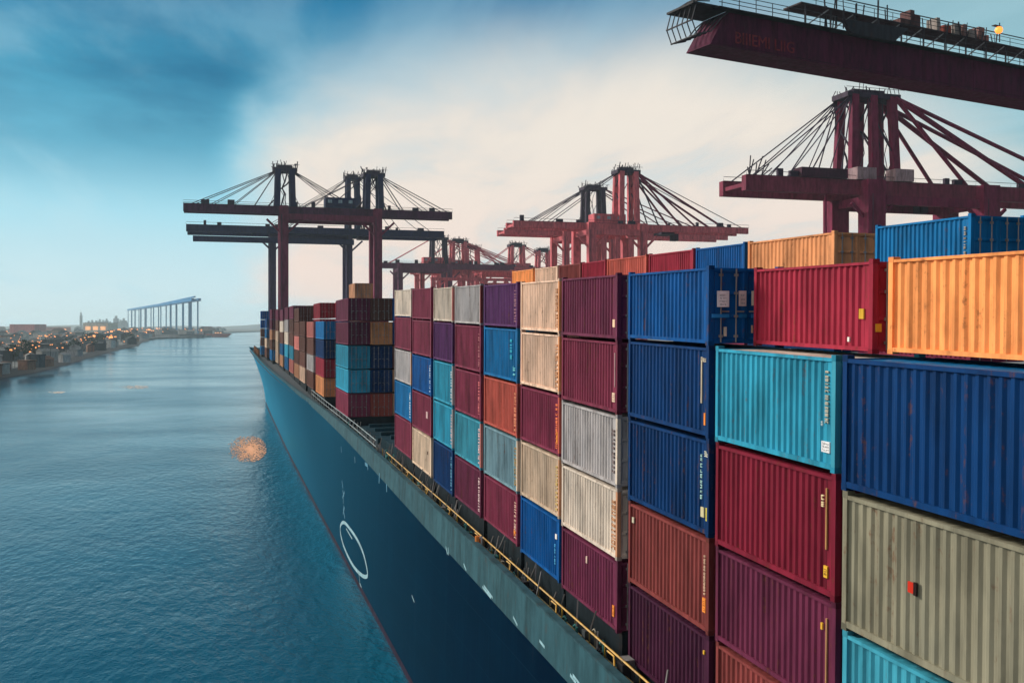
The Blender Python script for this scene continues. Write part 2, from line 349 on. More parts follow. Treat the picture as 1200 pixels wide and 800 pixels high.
lettering(B[3, 4], 'side', .33, .56, .11, .28, 3, (.4, .1, .02, 1), True, 63, .003); lettering(B[3, 1], 'side', .25, .47, .18, .22, 3, (.4, .25, .2, 1), True, 64, .003)
# door end of the blue container on the third stack
t = B[2, 0]
placard(t, 'door', .28, 1.25, .36, .52, (.72, .7, .72, 1)); placard(t, 'door', .98, 1.28, .22, .5, (.66, .5, .5, 1)); placard(t, 'door', 1.4, 1.3, .3, .48, (.66, .56, .46, 1))
for v_ in (1.3, 1.4, 1.5, 1.6): lettering(t, 'door', .34, v_, .22, .06, 5, INK, False, int(v_ * 90), .003)
for v_ in (1.35, 1.47, 1.6): lettering(t, 'door', 1.02, v_, .14, .06, 3, INK, False, int(v_ * 70), .003)
text_part(t, '110', .24, Matrix.Translation((.18, -.036, 2.08)) @ Matrix.Rotation(math.pi / 2, 4, 'X'), M_BOX, (.7, .66, .62, 1))
lettering(t, 'door', 1.4, .38, .3, .3, 2, (.6, .35, .25, 1), False, 21); placard(t, 'door', 1.48, .12, .12, .14, OG); placard(t, 'door', .5, .3, .07, .3, (.7, .62, .5, 1))
placard(t, 'door', .1, .9, .55, .12, (.02, .2, .5, 1)); placard(t, 'door', .98, .9, .25, .12, (.02, .2, .5, 1)); placard(t, 'door', 1.4, .9, .3, .12, (.02, .2, .5, 1))

# two boxes standing a little further inboard on the first two stacks
D1 = D0 + 1.1
zt0, zt1 = z_at(.076, D0, BASES[0][0]), z_at(.078, D0, BASES[1][0])
sy = ys_at(1040, D1)
def rk(z, s, s_ref): return z + RAKE * CT * (s - s_ref)
ytop = container(D1, sy - 6.1, sy, rk(zt0, sy - 6.1, BASES[0][0]) + .012, z_at(-.075, D1, sy - 6.1), 'yellow', 'yellow orange container set on the navy container at the right edge', G1)
s0r, s1r = ys_at(1022, D1), ys_at(883, D1)
rtop = container(D1, s0r, s1r, rk(zt1, s0r, BASES[1][0]) + .012, z_at(-.0745, D1, s0r), 'red', 'crimson container set on the light blue container with white roof', G1)
placard(rtop, 'side', .38, .95, .2, .28, YE); placard(rtop, 'side', 1.0, .3, .08, .13, WH); placard(rtop, 'door', .08, .6, .15, .22, YE)
# ---------------------------------------------------------------- the higher tier behind, further inboard
G2 = 'containers of the upper tier further inboard'
D2 = 25.0
UP = [(1025, 1137, 'azure', 'blue container on the upper tier at the right edge, door end marked white'), (876, 977, 'orange', 'pale orange container on the upper tier beside the blue one at the right'),
      (815, 872, 'blue', 'blue container on the upper tier between pale orange and dull red ones'), (760, 812, 'red', 'dull red container on the upper tier beside a blue one'),
      (711, 757, 'coral', 'rusty coral container on the upper tier above the plum stack'), (682, 709, 'red', 'short red container on the upper tier beside the coral one'), (655, 680, 'brick', 'brick red container on the upper tier behind the peach stack'),
      (627, 653, 'peach', 'peach container on the upper tier above the peach stack'), (600, 624, 'yellow', 'yellow container at the far end of the upper tier')]
UNDER = {1025: 'dark container under the right edge blue one', 876: 'dark container under the pale orange one', 815: 'dark container under the blue one beside pale orange', 760: 'dark container under the dull red one', 711: 'dark container under the rusty coral one', 682: 'dark container under the short red one', 655: 'dark container under the brick red one', 627: 'dark container under the upper peach one', 600: 'dark container under the far yellow one'}
for xf, xn, cn, lab in UP:
    s0, s1 = ys_at(xn, D2), ys_at(xf, D2)
    z1 = z_at(-.1255, D2, s0)
    r = container(D2, s0, s1, z1 - 2.62, z1, cn, lab, G2)
    if xf == 1025:
        placard(r, 'door', .35, .4, .3, .55, (.7, .68, .66, 1)); lettering(r, 'side', .3, 1.0, .1, 1.2, 7, (.5, .45, .35, 1), True, 31); placard(r, 'door', 1.3, .5, .28, .5, (.6, .55, .5, 1))
    container(D2, s0, s1, z1 - 5.26, z1 - 2.64, rnd.choice(['maroon', 'navy', 'brown']), UNDER[xf], G2, full=False)

# ---------------------------------------------------------------- the forward bays: forty-foot boxes
G3 = 'containers of the forward bays'
FB = 13.9
def fstack(s0, row, zb, cols, where, hs=2.62, d=None, L=12.19, lab40=True):
    dd = d if d is not None else D0 + row * 2.5
    for i, cn in enumerate(cols):
        if cn is None: continue
        tier = 'only box' if len(cols) == 1 else 'bottom' if i == 0 else 'top' if i == len(cols) - 1 else ['', 'second from bottom', 'third from bottom', 'fourth from bottom', 'fifth from bottom'][i]
        r = container(dd, s0, s0 + L, zb + i * (hs + .012), zb + i * (hs + .012) + hs, cn, f"{WORD[cn]} container, {tier} in the {where}", G3, full=False, rake=False, base40=L > 8)
s1f = 109
fstack(s1f, 0, 13.75, ['maroon', 'sky', 'sky', 'plum', 'plum'], 'outer stack of the first forward bay', 2.66)
fstack(s1f, 1, 13.75, ['coral', 'navy', 'navy', 'orange', 'brown'], 'inner stack of the first forward bay', 2.66)
fstack(131, 0, 27.1, ['tan'], 'very top behind the first forward bay', 2.6, 17.0, 6.06)
fstack(124, 0, 13.75, ['brown', 'brown', 'brown', 'brown', 'brown'], 'stack carrying the tan box behind the first bay', 2.655, 17.0, 12.19)
fstack(s1f, 2, 13.75, ['tan', 'tan', 'brown', 'navy', 'blue'], 'third row of the first forward bay', 2.66)
BASES.append((s1f, s1f + 12.2, 13.75))
zb = 14.1
fstack(136, 0, zb, ['orange', 'red', 'navy', 'azure'], 'outer stack of the second forward bay', 2.62); BASES.append((136, 148.2, zb))
fstack(136, 1, zb, ['orange', 'pink', 'navy', 'blue'], 'inner stack of the second forward bay', 2.62)
fstack(152, 0, zb, ['brown', 'grey', 'brown', 'pink'], 'outer stack of the third forward bay', 2.62); BASES.append((152, 164.2, zb))
fstack(152, 1, zb, ['brown', 'brown', 'brown', 'pink'], 'inner stack of the third forward bay', 2.62)
for row in (2, 3, 4): fstack(157, row, zb, [None, 'brown', 'brown', 'red', 'red'], ['', '', 'third', 'fourth', 'fifth'][row] + ' row of the third forward bay', 2.75)
fstack(168, 0, zb, ['peach', 'brown', 'brown', 'brown'], 'outer stack of the fourth forward bay', 2.65); BASES.append((168, 180.2, zb))
fstack(168, 1, zb, ['brown', 'brown', 'brown', 'red', 'red'], 'inner stack of the fourth forward bay', 2.75)
fstack(196, 0, zb + .3, ['pink', 'sky', 'brown', 'brown', 'plum'], 'outer stack of the fifth forward bay', 2.7); BASES.append((196, 208.2, zb + .3))
fstack(196, 1, zb + .3, ['tan', 'brown', 'brown', 'brown', 'brown'], 'inner stack of the fifth forward bay', 2.7)
fstack(212, 0, zb + .3, ['azure', 'sky', 'cream', 'grey', 'plum'], 'outer stack of the sixth forward bay', 2.7); BASES.append((212, 224.2, zb + .3))
fstack(240, 0, zb + .7, ['sand', 'sand', 'sand', 'brown', 'plum'], 'outer stack of the seventh forward bay', 2.6, 12.9); BASES.append((240, 252.2, zb + .7))
for sb, dd, zz, cl, wh in ((182.5, 13.5, zb, ['tan', 'brown', 'pink', 'brown', 'brown'], 'outer stack behind the fourth forward bay'), (226.5, 13.2, zb + .4, ['tan', 'azure', 'brown', 'cream', 'plum'], 'outer stack behind the sixth forward bay'), (256, 12.2, zb + .9, ['azure', 'brown', 'tan', 'plum', 'plum'], 'outer stack behind the seventh forward bay'), (272, 11.6, zb + 1.1, ['brown', 'sand', 'azure', 'blue'], 'outer stack just behind the bow stack')):
    fstack(sb, 0, zz, cl, wh, 2.62, dd); BASES.append((sb, sb + 12.2, zz))
fstack(292, 0, 15.4, ['azure', 'brown', 'brown', 'blue', 'blue'], 'small stack at the bow', 2.55, 10.9, 6.06); BASES.append((292, 298.2, 15.4))

# ---------------------------------------------------------------- the ship
ship = empty('container_ship', (0, 0, 0)); tag(ship, 'long navy blue container ship with a pale oval mark on its hull', 'ship')
SHEER = [(-30, 12.3, 12.0), (0, 12.3, 12.15), (35, 12.3, 12.55), (55, 12.3, 13.0), (100, 12.3, 13.5), (130, 12.1, 13.55), (156, 11.3, 13.75), (215, 9.9, 14.5), (270, 9.1, 15.4), (318, 8.7, 16.4), (335, 8.6, 16.8)]
WLINE = [(-30, 12.2), (60, 12.1), (130, 11.9), (184, 11.9), (250, 12.4), (300, 12.9), (316, 13.2)]
def lerp(tab, s, j):
    for a, b in zip(tab, tab[1:]):
        if s <= b[0]:
            t = (s - a[0]) / (b[0] - a[0]); t = max(0, t); return a[j] * (1 - t) + b[j] * t
    return tab[-1][j]
def cr(tab, s, j):                  # smoothed lookup
    return sum(lerp(tab, s + o, j) for o in (-9, -5, 0, 5, 9)) / 5 if -20 < s < 322 else lerp(tab, s, j)
def star(s): return 46 if s < 190 else None
NS, NZ = 120, 10
def station(u):                     # u 0..1 ; returns list of (x, y, z) from below the water to the sheer
    out = []
    sd, sw = -30 + u * 365, -30 + u * 346
    xd, zd, xw = cr(SHEER, sd, 1), cr(SHEER, sd, 2), cr(WLINE, sw, 1)
    for j in range(NZ + 1):
        v = j / NZ; z = -1.5 + (zd + 1.5) * v; e = max(0, z / zd); e2 = e ** 1.6
        out.append((xw + (xd - xw) * e2, sw + (sd - sw) * e2, z))
    return out
def stbd(u, p):                     # starboard mirror of a port station: same height, closing onto the stem
    q = max(0, (u - .58) / .42); full = 46 if q == 0 else p[0] + (46 - p[0]) * max(0, 1 - q ** 2.2)
    return (full, p[1], p[2])
hm = MB(); st = [station(i / NS) for i in range(NS + 1)]
for row in st: hm.v += row
hm.f += [(i * (NZ + 1) + j, (i + 1) * (NZ + 1) + j, (i + 1) * (NZ + 1) + j + 1, i * (NZ + 1) + j + 1) for i in range(NS) for j in range(NZ)]
off = len(hm.v)
for i, row in enumerate(st): hm.v += [stbd(i / NS, p) for p in row]
hm.f += [(off + i * (NZ + 1) + j, off + i * (NZ + 1) + j + 1, off + (i + 1) * (NZ + 1) + j + 1, off + (i + 1) * (NZ + 1) + j) for i in range(NS) for j in range(NZ)]
hm.f.append(tuple([j for j in range(NZ + 1)] + [off + j for j in reversed(range(NZ + 1))]))
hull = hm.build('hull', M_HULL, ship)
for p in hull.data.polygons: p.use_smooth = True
def hull_pt(s, z, out=0):           # point on the port side
    sd = s; xd, zd, xw = cr(SHEER, sd, 1), cr(SHEER, sd, 2), cr(WLINE, s, 1)
    e = max(0, z / zd) ** 1.6
    return Vector((xw + (xd - xw) * e - out, s, z))
dk = MB()                           # main deck, a metre below the bulwark top
N = 60
for i in range(N + 1):
    u = i / N; p = station(u)[-1]; q = stbd(u, p); dk.v += [(p[0] + .05, p[1], p[2] - 1.05), (max(q[0] - .05, p[0] + .06), p[1], p[2] - 1.05)]
dk.f += [(2 * i, 2 * i + 1, 2 * i + 3, 2 * i + 2) for i in range(N)]
dk.build('deck', M_DECK, ship)
# pale strake along the top of the hull, boot stripe at the water
sk = MB(); ss = [-28 + 4 * i for i in range(86)]
for s in ss:
    zt = cr(SHEER, s, 2)
    hgt = 1.75 if s < 60 else max(.35, 1.75 - (s - 60) * .012)
    a, b = hull_pt(s, zt - .02, .02), hull_pt(s, zt - hgt, .02)
    sk.v += [tuple(a), tuple(b)]
sk.f += [(2 * i, 2 * i + 2, 2 * i + 3, 2 * i + 1) for i in range(len(ss) - 1)]
sk.build('sheer_strake', M_CRANE, ship, (.032, .095, .12, 1))
bt = MB()
for s in ss:
    a, b = hull_pt(min(s, 312), .5, .02), hull_pt(min(s, 312), -.3, .02); bt.v += [tuple(a), tuple(b)]
bt.f += [(2 * i, 2 * i + 2, 2 * i + 3, 2 * i + 1) for i in range(len(ss) - 1)]
bt.build('boot_stripe', M_CRANE, ship, (.022, .014, .034, 1))
bw = MB()                           # bulwark cap
for s in ss:
    p = hull_pt(s, cr(SHEER, s, 2)); bw.v += [tuple(p + Vector((-.05, 0, 0))), tuple(p + Vector((.28, 0, 0))), tuple(p + Vector((.28, 0, .09))), tuple(p + Vector((-.05, 0, .09)))]
bw.f += [(4 * i + k, 4 * i + (k + 1) % 4, 4 * i + 4 + (k + 1) % 4, 4 * i + 4 + k) for i in range(len(ss) - 1) for k in range(4)]
bw.build('bulwark_cap', M_CRANE, ship, (.03, .08, .1, 1))
# oval mark and its strokes on the hull
def hull_ray(x, y):                 # the point of the hull seen in the photograph at pixel x, y
    d = 12.1
    for _ in range(12):
        tx = (x - 600) / F; Z = d / (tx * CT + ST); s = -tx * Z * ST + Z * CT; z = CAMZ - (y - HOR) * Z / F
        d = hull_pt(s, z)[0]
    return hull_pt(s, z, .03)
def ribbon(pts, w, closed=False):
    m = MB(); n = len(pts)
    for i, p in enumerate(pts):
        a, b = (pts[(i - 1) % n], pts[(i + 1) % n]) if closed else (pts[max(i - 1, 0)], pts[min(i + 1, n - 1)])
        t = (b - a).normalized(); nn = Vector((1, 0, 0)).cross(t).normalized() * (w[i] if isinstance(w, list) else w) / 2
        m.v += [tuple(p + nn), tuple(p - nn)]
    m.f += [(2 * i, 2 * i + 1, (2 * i + 3) % (2 * n), (2 * i + 2) % (2 * n)) for i in range(n if closed else n - 1)]
    return m
oval = [(400, 614), (404, 612), (411, 620), (419, 632), (425, 645), (429, 659), (431, 671), (430, 675), (425, 674), (416, 665), (408, 651), (402, 636), (399, 622)]
P3 = [hull_ray(*p) for p in oval]
dens = []
for i in range(len(P3)):
    p0, p1, p2, p3 = (P3[(i + k) % len(P3)] for k in (-1, 0, 1, 2))
    for q in range(5):
        t = q / 5; dens.append(.5 * ((2 * p1) + (p2 - p0) * t + (2 * p0 - 5 * p1 + 4 * p2 - p3) * t * t + (3 * p1 - p0 - 3 * p2 + p3) * t ** 3))
M_MARK = flat('hull_mark', (.32, .58, .66, 1), .5, 0, 2); M_MARK2 = flat('hull_mark_blue', (.06, .3, .46, 1), .5, 0, 2)
ribbon(dens, .34, True).build('oval_mark', M_MARK, ship)
def strokes(lst, w, mat):
    for pl in lst: ribbon([hull_ray(*p) for p in pl], w).build('hull_marking', mat, ship)
strokes([[(401, 563), (402.2, 572)], [(402, 574), (403.2, 581)], [(402.6, 583), (402.6, 590)], [(403.2, 592), (402.8, 599)], [(403.4, 600), (404.4, 607)], [(404, 576), (401.8, 583)], [(404, 594), (402.4, 602)]], .28, M_MARK2)
strokes([[(406, 619), (409, 624), (413, 631)], [(420, 668), (421.5, 676), (422, 683), (424, 688)]], .16, M_MARK)
strokes([[(428, 543), (431, 545), (431.5, 550)], [(445, 554), (444.6, 566)], [(453.4, 567), (453.6, 576)], [(400, 523), (400.4, 530)], [(416, 535), (416.4, 542)]], .3, M_MARK2)
strokes([[(523, 640), (525, 649)], [(525.6, 641), (526.4, 650)], [(544, 660), (547, 668)], [(566, 687), (576, 700)], [(567.5, 685.5), (578, 700)], [(602, 722), (607, 732)], [(633, 750), (639, 758)], [(669, 790), (676, 800)], [(672, 790), (680, 801)], [(483, 697), (486, 705)]], .12, M_MARK)
# hatch coamings under every bay
for s0, s1, z in BASES:
    s_ = s1 - s0; dx = D0 + .2 if s0 < 220 else 13.4 if s0 < 245 else 12.4 if s0 < 270 else 11.8 if s0 < 280 else 11.0
    x1 = 44 if s0 < 180 else 24 if s0 < 280 else 13.4
    zd = cr(SHEER, s0, 2) - 1.12
    rise = RAKE * CT * s_ if s0 < 100 else 0
    m = MB().poly([(dx, s0, zd), (x1, s0, zd), (x1, s1, zd), (dx, s1, zd), (dx, s0, z - .004), (x1, s0, z - .004), (x1, s1, z - .004 + rise), (dx, s1, z - .004 + rise)],
                  [(0, 3, 2, 1), (4, 5, 6, 7), (0, 1, 5, 4), (1, 2, 6, 5), (2, 3, 7, 6), (3, 0, 4, 7)])
    m.build('hatch_coaming', M_CRANE, ship, (.012, .02, .026, 1))
for s0, s1, z in ((81, 93, 13.3), (95, 107, 13.0)):
    MB().box(14.6, 43, s0, s1, 12.3, z).build('hatch_cover', M_CRANE, ship, (.01, .035, .05, 1))
    for q in range(3): MB().box(15.2, 42, s0 + 2 + q * 4, s0 + 2.5 + q * 4, z + .004, z + .35).build('hatch_stiffener', M_CRANE, ship, (.012, .05, .07, 1))
# lashing posts between the bays
for (s0, s1, z), nxt in zip(BASES[1:10], BASES[2:11]):
    s = s1 + .22
    if nxt[0] - s1 < .3: continue
    if nxt[0] - s1 < 3: MB().box(D0 + .35, D0 + .6, s - .1, s + .08, z - 2, z + 9.5).build('lashing_post', M_STEEL, ship, (.03, .03, .035, 1))
# side walkway with yellow handrail
def rz(s): return 12.2 + .0178 * s + (.0 if s < 60 else 0)
xr = 12.92
MB().tube([(xr, s, rz(s)) for s in range(14, 83, 3)], .038).build('handrail', M_YELLOW, ship)
MB().tube([(xr, s, rz(s) - .45) for s in range(14, 83, 3)], .03).build('lower_rail', M_STEEL, ship, (.3, .25, .12, 1))
for i in range(46):
    s = 14 + i * 1.5; MB().tube([(xr, s, cr(SHEER, s, 2) - 1.05), (xr, s, rz(s))], .028, 5).build('stanchion', M_STEEL, ship, (.25, .2, .08, 1) if i % 3 else (.6, .4, .05, 1))
for s in range(84, 150, 3):
    zz = cr(SHEER, s, 2)
    MB().tube([(12.75, s, zz - 1.05), (12.75, s, zz + .75)], .03, 5).build('stanchion', M_STEEL, ship, (.3, .36, .38, 1))
MB().tube([(12.75, s, cr(SHEER, s, 2) + .75) for s in range(84, 150, 3)], .035).build('handrail', M_STEEL, ship, (.3, .38, .4, 1))
MB().tube([(12.75, s, cr(SHEER, s, 2) + .2) for s in range(84, 150, 3)], .03).build('lower_rail', M_STEEL, ship, (.3, .38, .4, 1))
for x, r_, c in ((12.62, .07, (.12, .2, .2, 1)), (13.15, .11, (.05, .16, .14, 1)), (13.32, .06, (.2, .18, .16, 1))):
    MB().tube([(x, s, cr(SHEER, s, 2) - .9 + (.25 if x > 13 else 0)) for s in range(12, 106, 2)], r_).build('deck_pipe', M_STEEL, ship, c)
g = random.Random(5)
for i in range(230):                 # valves, vents and lashing gear along the walkway
    s = g.uniform(15, 106); x = g.uniform(12.6, 13.3); z = cr(SHEER, s, 2) - 1.05 + (.0 if i % 2 else max(0, rz(min(s, 80)) - cr(SHEER, s, 2)) + .2); h = g.uniform(.25, 1.0); w = g.uniform(.07, .2)
    c = g.choice([(.05, .2, .2, 1), (.25, .25, .25, 1), (.03, .03, .035, 1), (.4, .38, .3, 1), (.1, .12, .13, 1)])
    k = g.random()
    if k < .4:
        MB().tube([(x, s, z), (x, s, z + h), (x + .02, s + .15, z + h + .06), (x, s + .3, z + h - .05)], w * .5, 6).build('vent_pipe', M_STEEL, ship, c)
    elif k < .7:
        MB().box(x - w, x + w, s - w * 1.5, s + w * 1.5, z, z + h * .8).build('deck_locker', M_STEEL, ship, c)
    else:
        MB().beam((x, s, z + .1), (x + .3, s + g.uniform(-1, 1), z + 1.5), .05).build('lashing_rod', M_STEEL, ship, (.2, .2, .2, 1))
for s in (20, 25, 30.5, 36.5, 43, 49, 55.5, 62, 69):
    zz = rz(s) - .95
    m = MB().tube([(12.66, s, zz), (12.66, s, zz + .75), (12.85, s + .5, zz + .9), (12.85, s + 1.1, zz + .9)], .032, 6); m.build('yellow_bracket', M_YELLOW, ship)
for s in (48.5,):
    zz = cr(SHEER, s, 2) - 1.0
    MB().tube([(12.6, s, zz), (12.6, s, zz + 1.35)], .17, 8).build('orange_locker', M_STEEL, ship, (.6, .2, .05, 1))
for s, w in ((290, .5), (296, .5), (304, .4), (310, .5), (318, .4)):
    z = cr(SHEER, s, 2) - 1.05
    MB().tube([(cr(SHEER, s, 1) + 1.2, s, z), (cr(SHEER, s, 1) + 1.2, s, z + 2.2)], w * .6, 8).build('mooring_bollard', M_STEEL, ship, (.3, .12, .05, 1))
MB().tube([(11.5, 312, 15.6), (11.5, 312, 19.5)], .18, 8).build('foremast', M_STEEL, ship, (.05, .2, .3, 1))

# ---------------------------------------------------------------- cranes
RED = (.19, .022, .065, 1); DKB = (.02, .022, .075, 1); TOP = (.05, .035, .06, 1); PINK = (.6, .14, .165, 1)  # PINK is crane red with the warm haze mixed into the colour
def crane(label, y, legs, boom, zb, towers, stays, depth=16, leg_w=3.0, col=RED, colb=None, loc0=3.0, girders=(-4, 4), rot=0, origin=(0, 0), gh=2.4, gw=1.4, brace=True, house=None, cab=None, group='ship to shore cranes'):
    """legs, boom, towers in world x; towers: (x list, top z, colour); stays: (tower index, target x, radius)"""
    r = empty('gantry_crane', (legs[0], y, loc0)); tag(r, label, 'crane', group)
    ox = legs[0]; colb = colb or col; Z = lambda z: z - loc0
    def B_(name, a, b, w, h=None, c=col): return MB().beam((a[0] - ox, a[1], Z(a[2])), (b[0] - ox, b[1], Z(b[2])), w, h).build(name, M_CRANE, r, c)
    hd = depth / 2
    for lx in legs:
        for sy in (-hd, hd): B_('leg', (lx, sy, loc0), (lx, sy, zb + gh / 2 - .1), leg_w, leg_w * .8, col)
        B_('sill_beam', (lx, -hd + 1, loc0 + 2.5), (lx, hd - 1, loc0 + 2.5), 1.8)
        B_('cross_beam', (lx, -hd + 1, zb - gh / 2 - 1.2), (lx, hd - 1, zb - gh / 2 - 1.2), 1.6, 2.2)
    for sy in (-hd, hd):
        B_('portal_beam', (legs[0] + 1.4, sy, zb - gh / 2 - 1.3), (legs[-1] - 1.4, sy, zb - gh / 2 - 1.3), 1.6, 2.4)
        B_('portal_beam', (legs[0] + 1.4, sy, loc0 + 18), (legs[-1] - 1.4, sy, loc0 + 18), 1.3, 1.8)
    for gy in girders:
        B_('boom', (boom[0], gy, zb), (boom[1], gy, zb), gw, gh, colb)
        MB().tube([(boom[0] - ox, gy - gw / 2 - .3, Z(zb + gh / 2 + 1.1)), (boom[1] - ox, gy - gw / 2 - .3, Z(zb + gh / 2 + 1.1))], .07, 4).build('walkway_rail', M_CRANE, r, TOP)
        m = MB(); n = int((boom[1] - boom[0]) / 4)
        pts = []
        for i in range(n + 1):
            x = boom[0] + (boom[1] - boom[0]) * i / n - ox; pts += [(x, gy - gw / 2 - .3, Z(zb + gh / 2)), (x, gy - gw / 2 - .3, Z(zb + gh / 2 + 1.1)), (x, gy - gw / 2 - .3, Z(zb + gh / 2))]
        m.tube(pts, .06, 4).build('rail_post', M_CRANE, r, TOP)
    for i in range(5):
        x = boom[0] + (boom[1] - boom[0]) * (i + .03) / 4.2
        B_('boom_tie', (x, girders[0] + gw / 2, zb - .3), (x, girders[-1] - gw / 2, zb - .3), .8, 1.0, colb)
    rr = random.Random(int(y))
    for ti, (xs, zt, tc) in enumerate(towers):
        for x in xs:
            for sy in (-3.6, 3.6): B_('tower_post', (x, sy, zb + gh / 2), (x + (sum(xs) / len(xs) - x) * .12, sy * .8, zt), 2.1, 1.8, tc)
            for q in range(3):
                za, zc = zb + gh / 2 + (zt - zb) * q / 3, zb + gh / 2 + (zt - zb) * (q + .85) / 3
                sg = 1 if q % 2 else -1
                B_('tower_brace', (x, -3 * sg, za), (x, 3 * sg, zc), .4, .4, TOP)
        xm = sum(xs) / len(xs); hw = (max(xs) - min(xs)) / 2 + 1.6
        B_('head_beam', (xm - hw, 0, zt), (xm + hw, 0, zt), 7.4, 1.4, TOP)
        for q in range(14):
            x = xm - hw + 2 * hw * q / 13; hh = rr.uniform(.7, 3.2)
            for sy in (-3, 3): MB().tube([(x - ox, sy, Z(zt + .7)), (x - ox + rr.uniform(-1.1, 1.1), sy, Z(zt + .7 + hh))], rr.uniform(.09, .2), 4).build('mast_light', M_CRANE, r, TOP)
        for q in range(7):
            xa, xb = xm - hw + 2 * hw * rr.random() - ox, xm - ox + rr.uniform(-1.6, 1.6) * hw; sy = rr.choice((-3.4, 3.4)); pz = []
            for k in range(7):
                t_ = k / 6; pz.append((xa + (xb - xa) * t_ + math.sin(t_ * 3.14) * rr.uniform(-1, 1), sy, Z(zt) * (1 - t_) + Z(zb + gh / 2) * t_))
            MB().tube(pz, rr.choice((.12, .2, .3)), 5).build('hoist_rope', M_CRANE, r, TOP)
        MB().beam((xm - ox - hw * .6, 0, Z(zt + 1.4)), (xm - ox + hw * .6, 0, Z(zt + 1.4)), 2.6, 1.3).build('sheave_block', M_CRANE, r, TOP)
        MB().tube([(xm - ox - hw - .8, -4.2, Z(zt + 1.8)), (xm - ox + hw + .8, -4.2, Z(zt + 1.8))], .07, 4).build('platform_rail', M_CRANE, r, TOP)
    for ti, tx, rad, c in stays:
        xs, zt, _ = towers[ti]; xt = max(xs) if tx > max(xs) else min(xs)
        for sy in (girders[0], girders[-1]):
            MB().tube([(xt - ox, sy * .55, Z(zt - .2)), (tx - ox, sy, Z(zb + gh / 2))], rad, 5).build('stay', M_CRANE, r, c)
    if house:
        hx, hl, hc = house
        h_ = MB().box(hx - ox - hl / 2, hx - ox + hl / 2, -3.4, 3.4, Z(zb + gh / 2 + .02), Z(zb + gh / 2 + 4.2)).build('machinery_house', M_CRANE, r, hc)
        for q in range(3): MB().box(hx - ox - hl / 2 + 1 + q * hl / 3, hx - ox - hl / 2 + 2.6 + q * hl / 3, -3.46, -3.38, Z(zb + gh / 2 + 2), Z(zb + gh / 2 + 3.3)).build('window', M_STEEL, h_, (.3, .4, .45, 1))
    if cab:
        cx = cab - ox
        MB().box(cx - 3, cx + 3, -4, 4, Z(zb - gh / 2 - 1.1), Z(zb - gh / 2 - .1)).build('trolley', M_CRANE, r, TOP)
        MB().box(cx + 3.3, cx + 6, -1.5, 1.5, Z(zb - gh / 2 - 3.4), Z(zb - gh / 2 - .4)).build('operator_cab', M_CRANE, r, TOP)
    for q in range(9):
        x = boom[0] + (boom[1] - boom[0]) * (q + rr.random()) / 9 - ox; hh = rr.uniform(.8, 2.4); w_ = rr.uniform(.4, 1.6)
        MB().box(x - w_, x + w_, girders[0] - .5, girders[0] + .5, Z(zb + gh / 2 + .02), Z(zb + gh / 2 + hh)).build('sheave_frame', M_CRANE, r, TOP)
    for lx in legs:                 # ladders up the legs and knee braces below the boom
        MB().tube([(lx - ox - leg_w * .3, -hd - leg_w * .4 - .5, 2), (lx - ox - leg_w * .3, -hd - leg_w * .4 - .5, Z(zb - 2))], .14, 4).build('ladder', M_CRANE, r, TOP)
        for sg in (-1, 1): MB().beam((lx - ox + sg * 1.2, -hd, Z(zb - 9)), (lx - ox + sg * 6.5, -hd, Z(zb - gh / 2 - 2.4)), .8).build('knee_brace', M_CRANE, r, col)
    return r, B_, Z, ox
# the pair beyond the bow
rA, bA, ZA, oA = crane('tall maroon crane beyond the bow, two dark towers on its long boom', 392, (23, 59.2), (-14, 90), 68.6,
    [((20.6, 26.6), 84.5, DKB), ((55.5, 61), 84.0, DKB)], [(0, -11, .16, TOP), (0, -4, .14, TOP), (0, 4, .14, TOP), (0, 12, .12, TOP), (0, 52, .2, TOP), (0, 46, .16, TOP), (1, 30, .14, TOP), (1, 40, .14, TOP), (1, 88, .18, TOP), (1, 80, .14, TOP), (1, 70, .2, TOP)],
    depth=12, leg_w=3.2, colb=(.085, .018, .06, 1), girders=(-3, 3), gh=3.0, house=(45, 12, DKB))
rB, bB, ZB, oB = crane('dark blue crane standing behind the maroon pair of towers, boom set lower', 490, (23.5, 60), (-16, 107), 69.5,
    [((60, 65), 97, DKB)], [(0, 100, .16, TOP), (0, 85, .16, TOP), (0, 30, .16, TOP), (0, 20, .14, TOP)], depth=14, leg_w=3.0, col=(.05, .03, .09, 1), colb=DKB, girders=(-9, 9), gh=3.2, gw=3, cab=68)
bB('lower_boom', (-13, -9, 64.6), (62, -9, 64.6), 2.4, 2.6, DKB)
MB().box(73 - oB, 77 - oB, -2, 2, ZB(40), ZB(66)).build('hanging_column', M_CRANE, rB, DKB)
# the pair in the middle
rC, bC, ZC, oC = crane('red crane in the middle of the picture, tallest tower of its pair', 379, (143.6, 166), (111.6, 217), 64.5,
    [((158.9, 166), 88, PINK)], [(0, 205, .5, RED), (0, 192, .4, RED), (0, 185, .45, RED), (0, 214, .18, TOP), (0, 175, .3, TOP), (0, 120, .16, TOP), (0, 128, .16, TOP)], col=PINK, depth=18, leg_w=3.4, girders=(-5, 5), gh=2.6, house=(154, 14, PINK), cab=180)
for q, xx in enumerate((149, 155, 161)):
    MB().box(xx - 1.1 - oC, xx + 1.1 - oC, -9.3, -8.9, ZC(46), ZC(60)).build('stair_tower', M_CRANE, rC, PINK)
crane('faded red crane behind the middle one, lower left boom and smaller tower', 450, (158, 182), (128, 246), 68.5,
    [((171, 180), 91, TOP)], [(0, 135, .2, TOP), (0, 142, .16, TOP), (0, 236, .3, RED), (0, 215, .3, RED)], col=PINK, depth=18, girders=(-6, 6), gh=2.8, house=(172, 16, PINK))
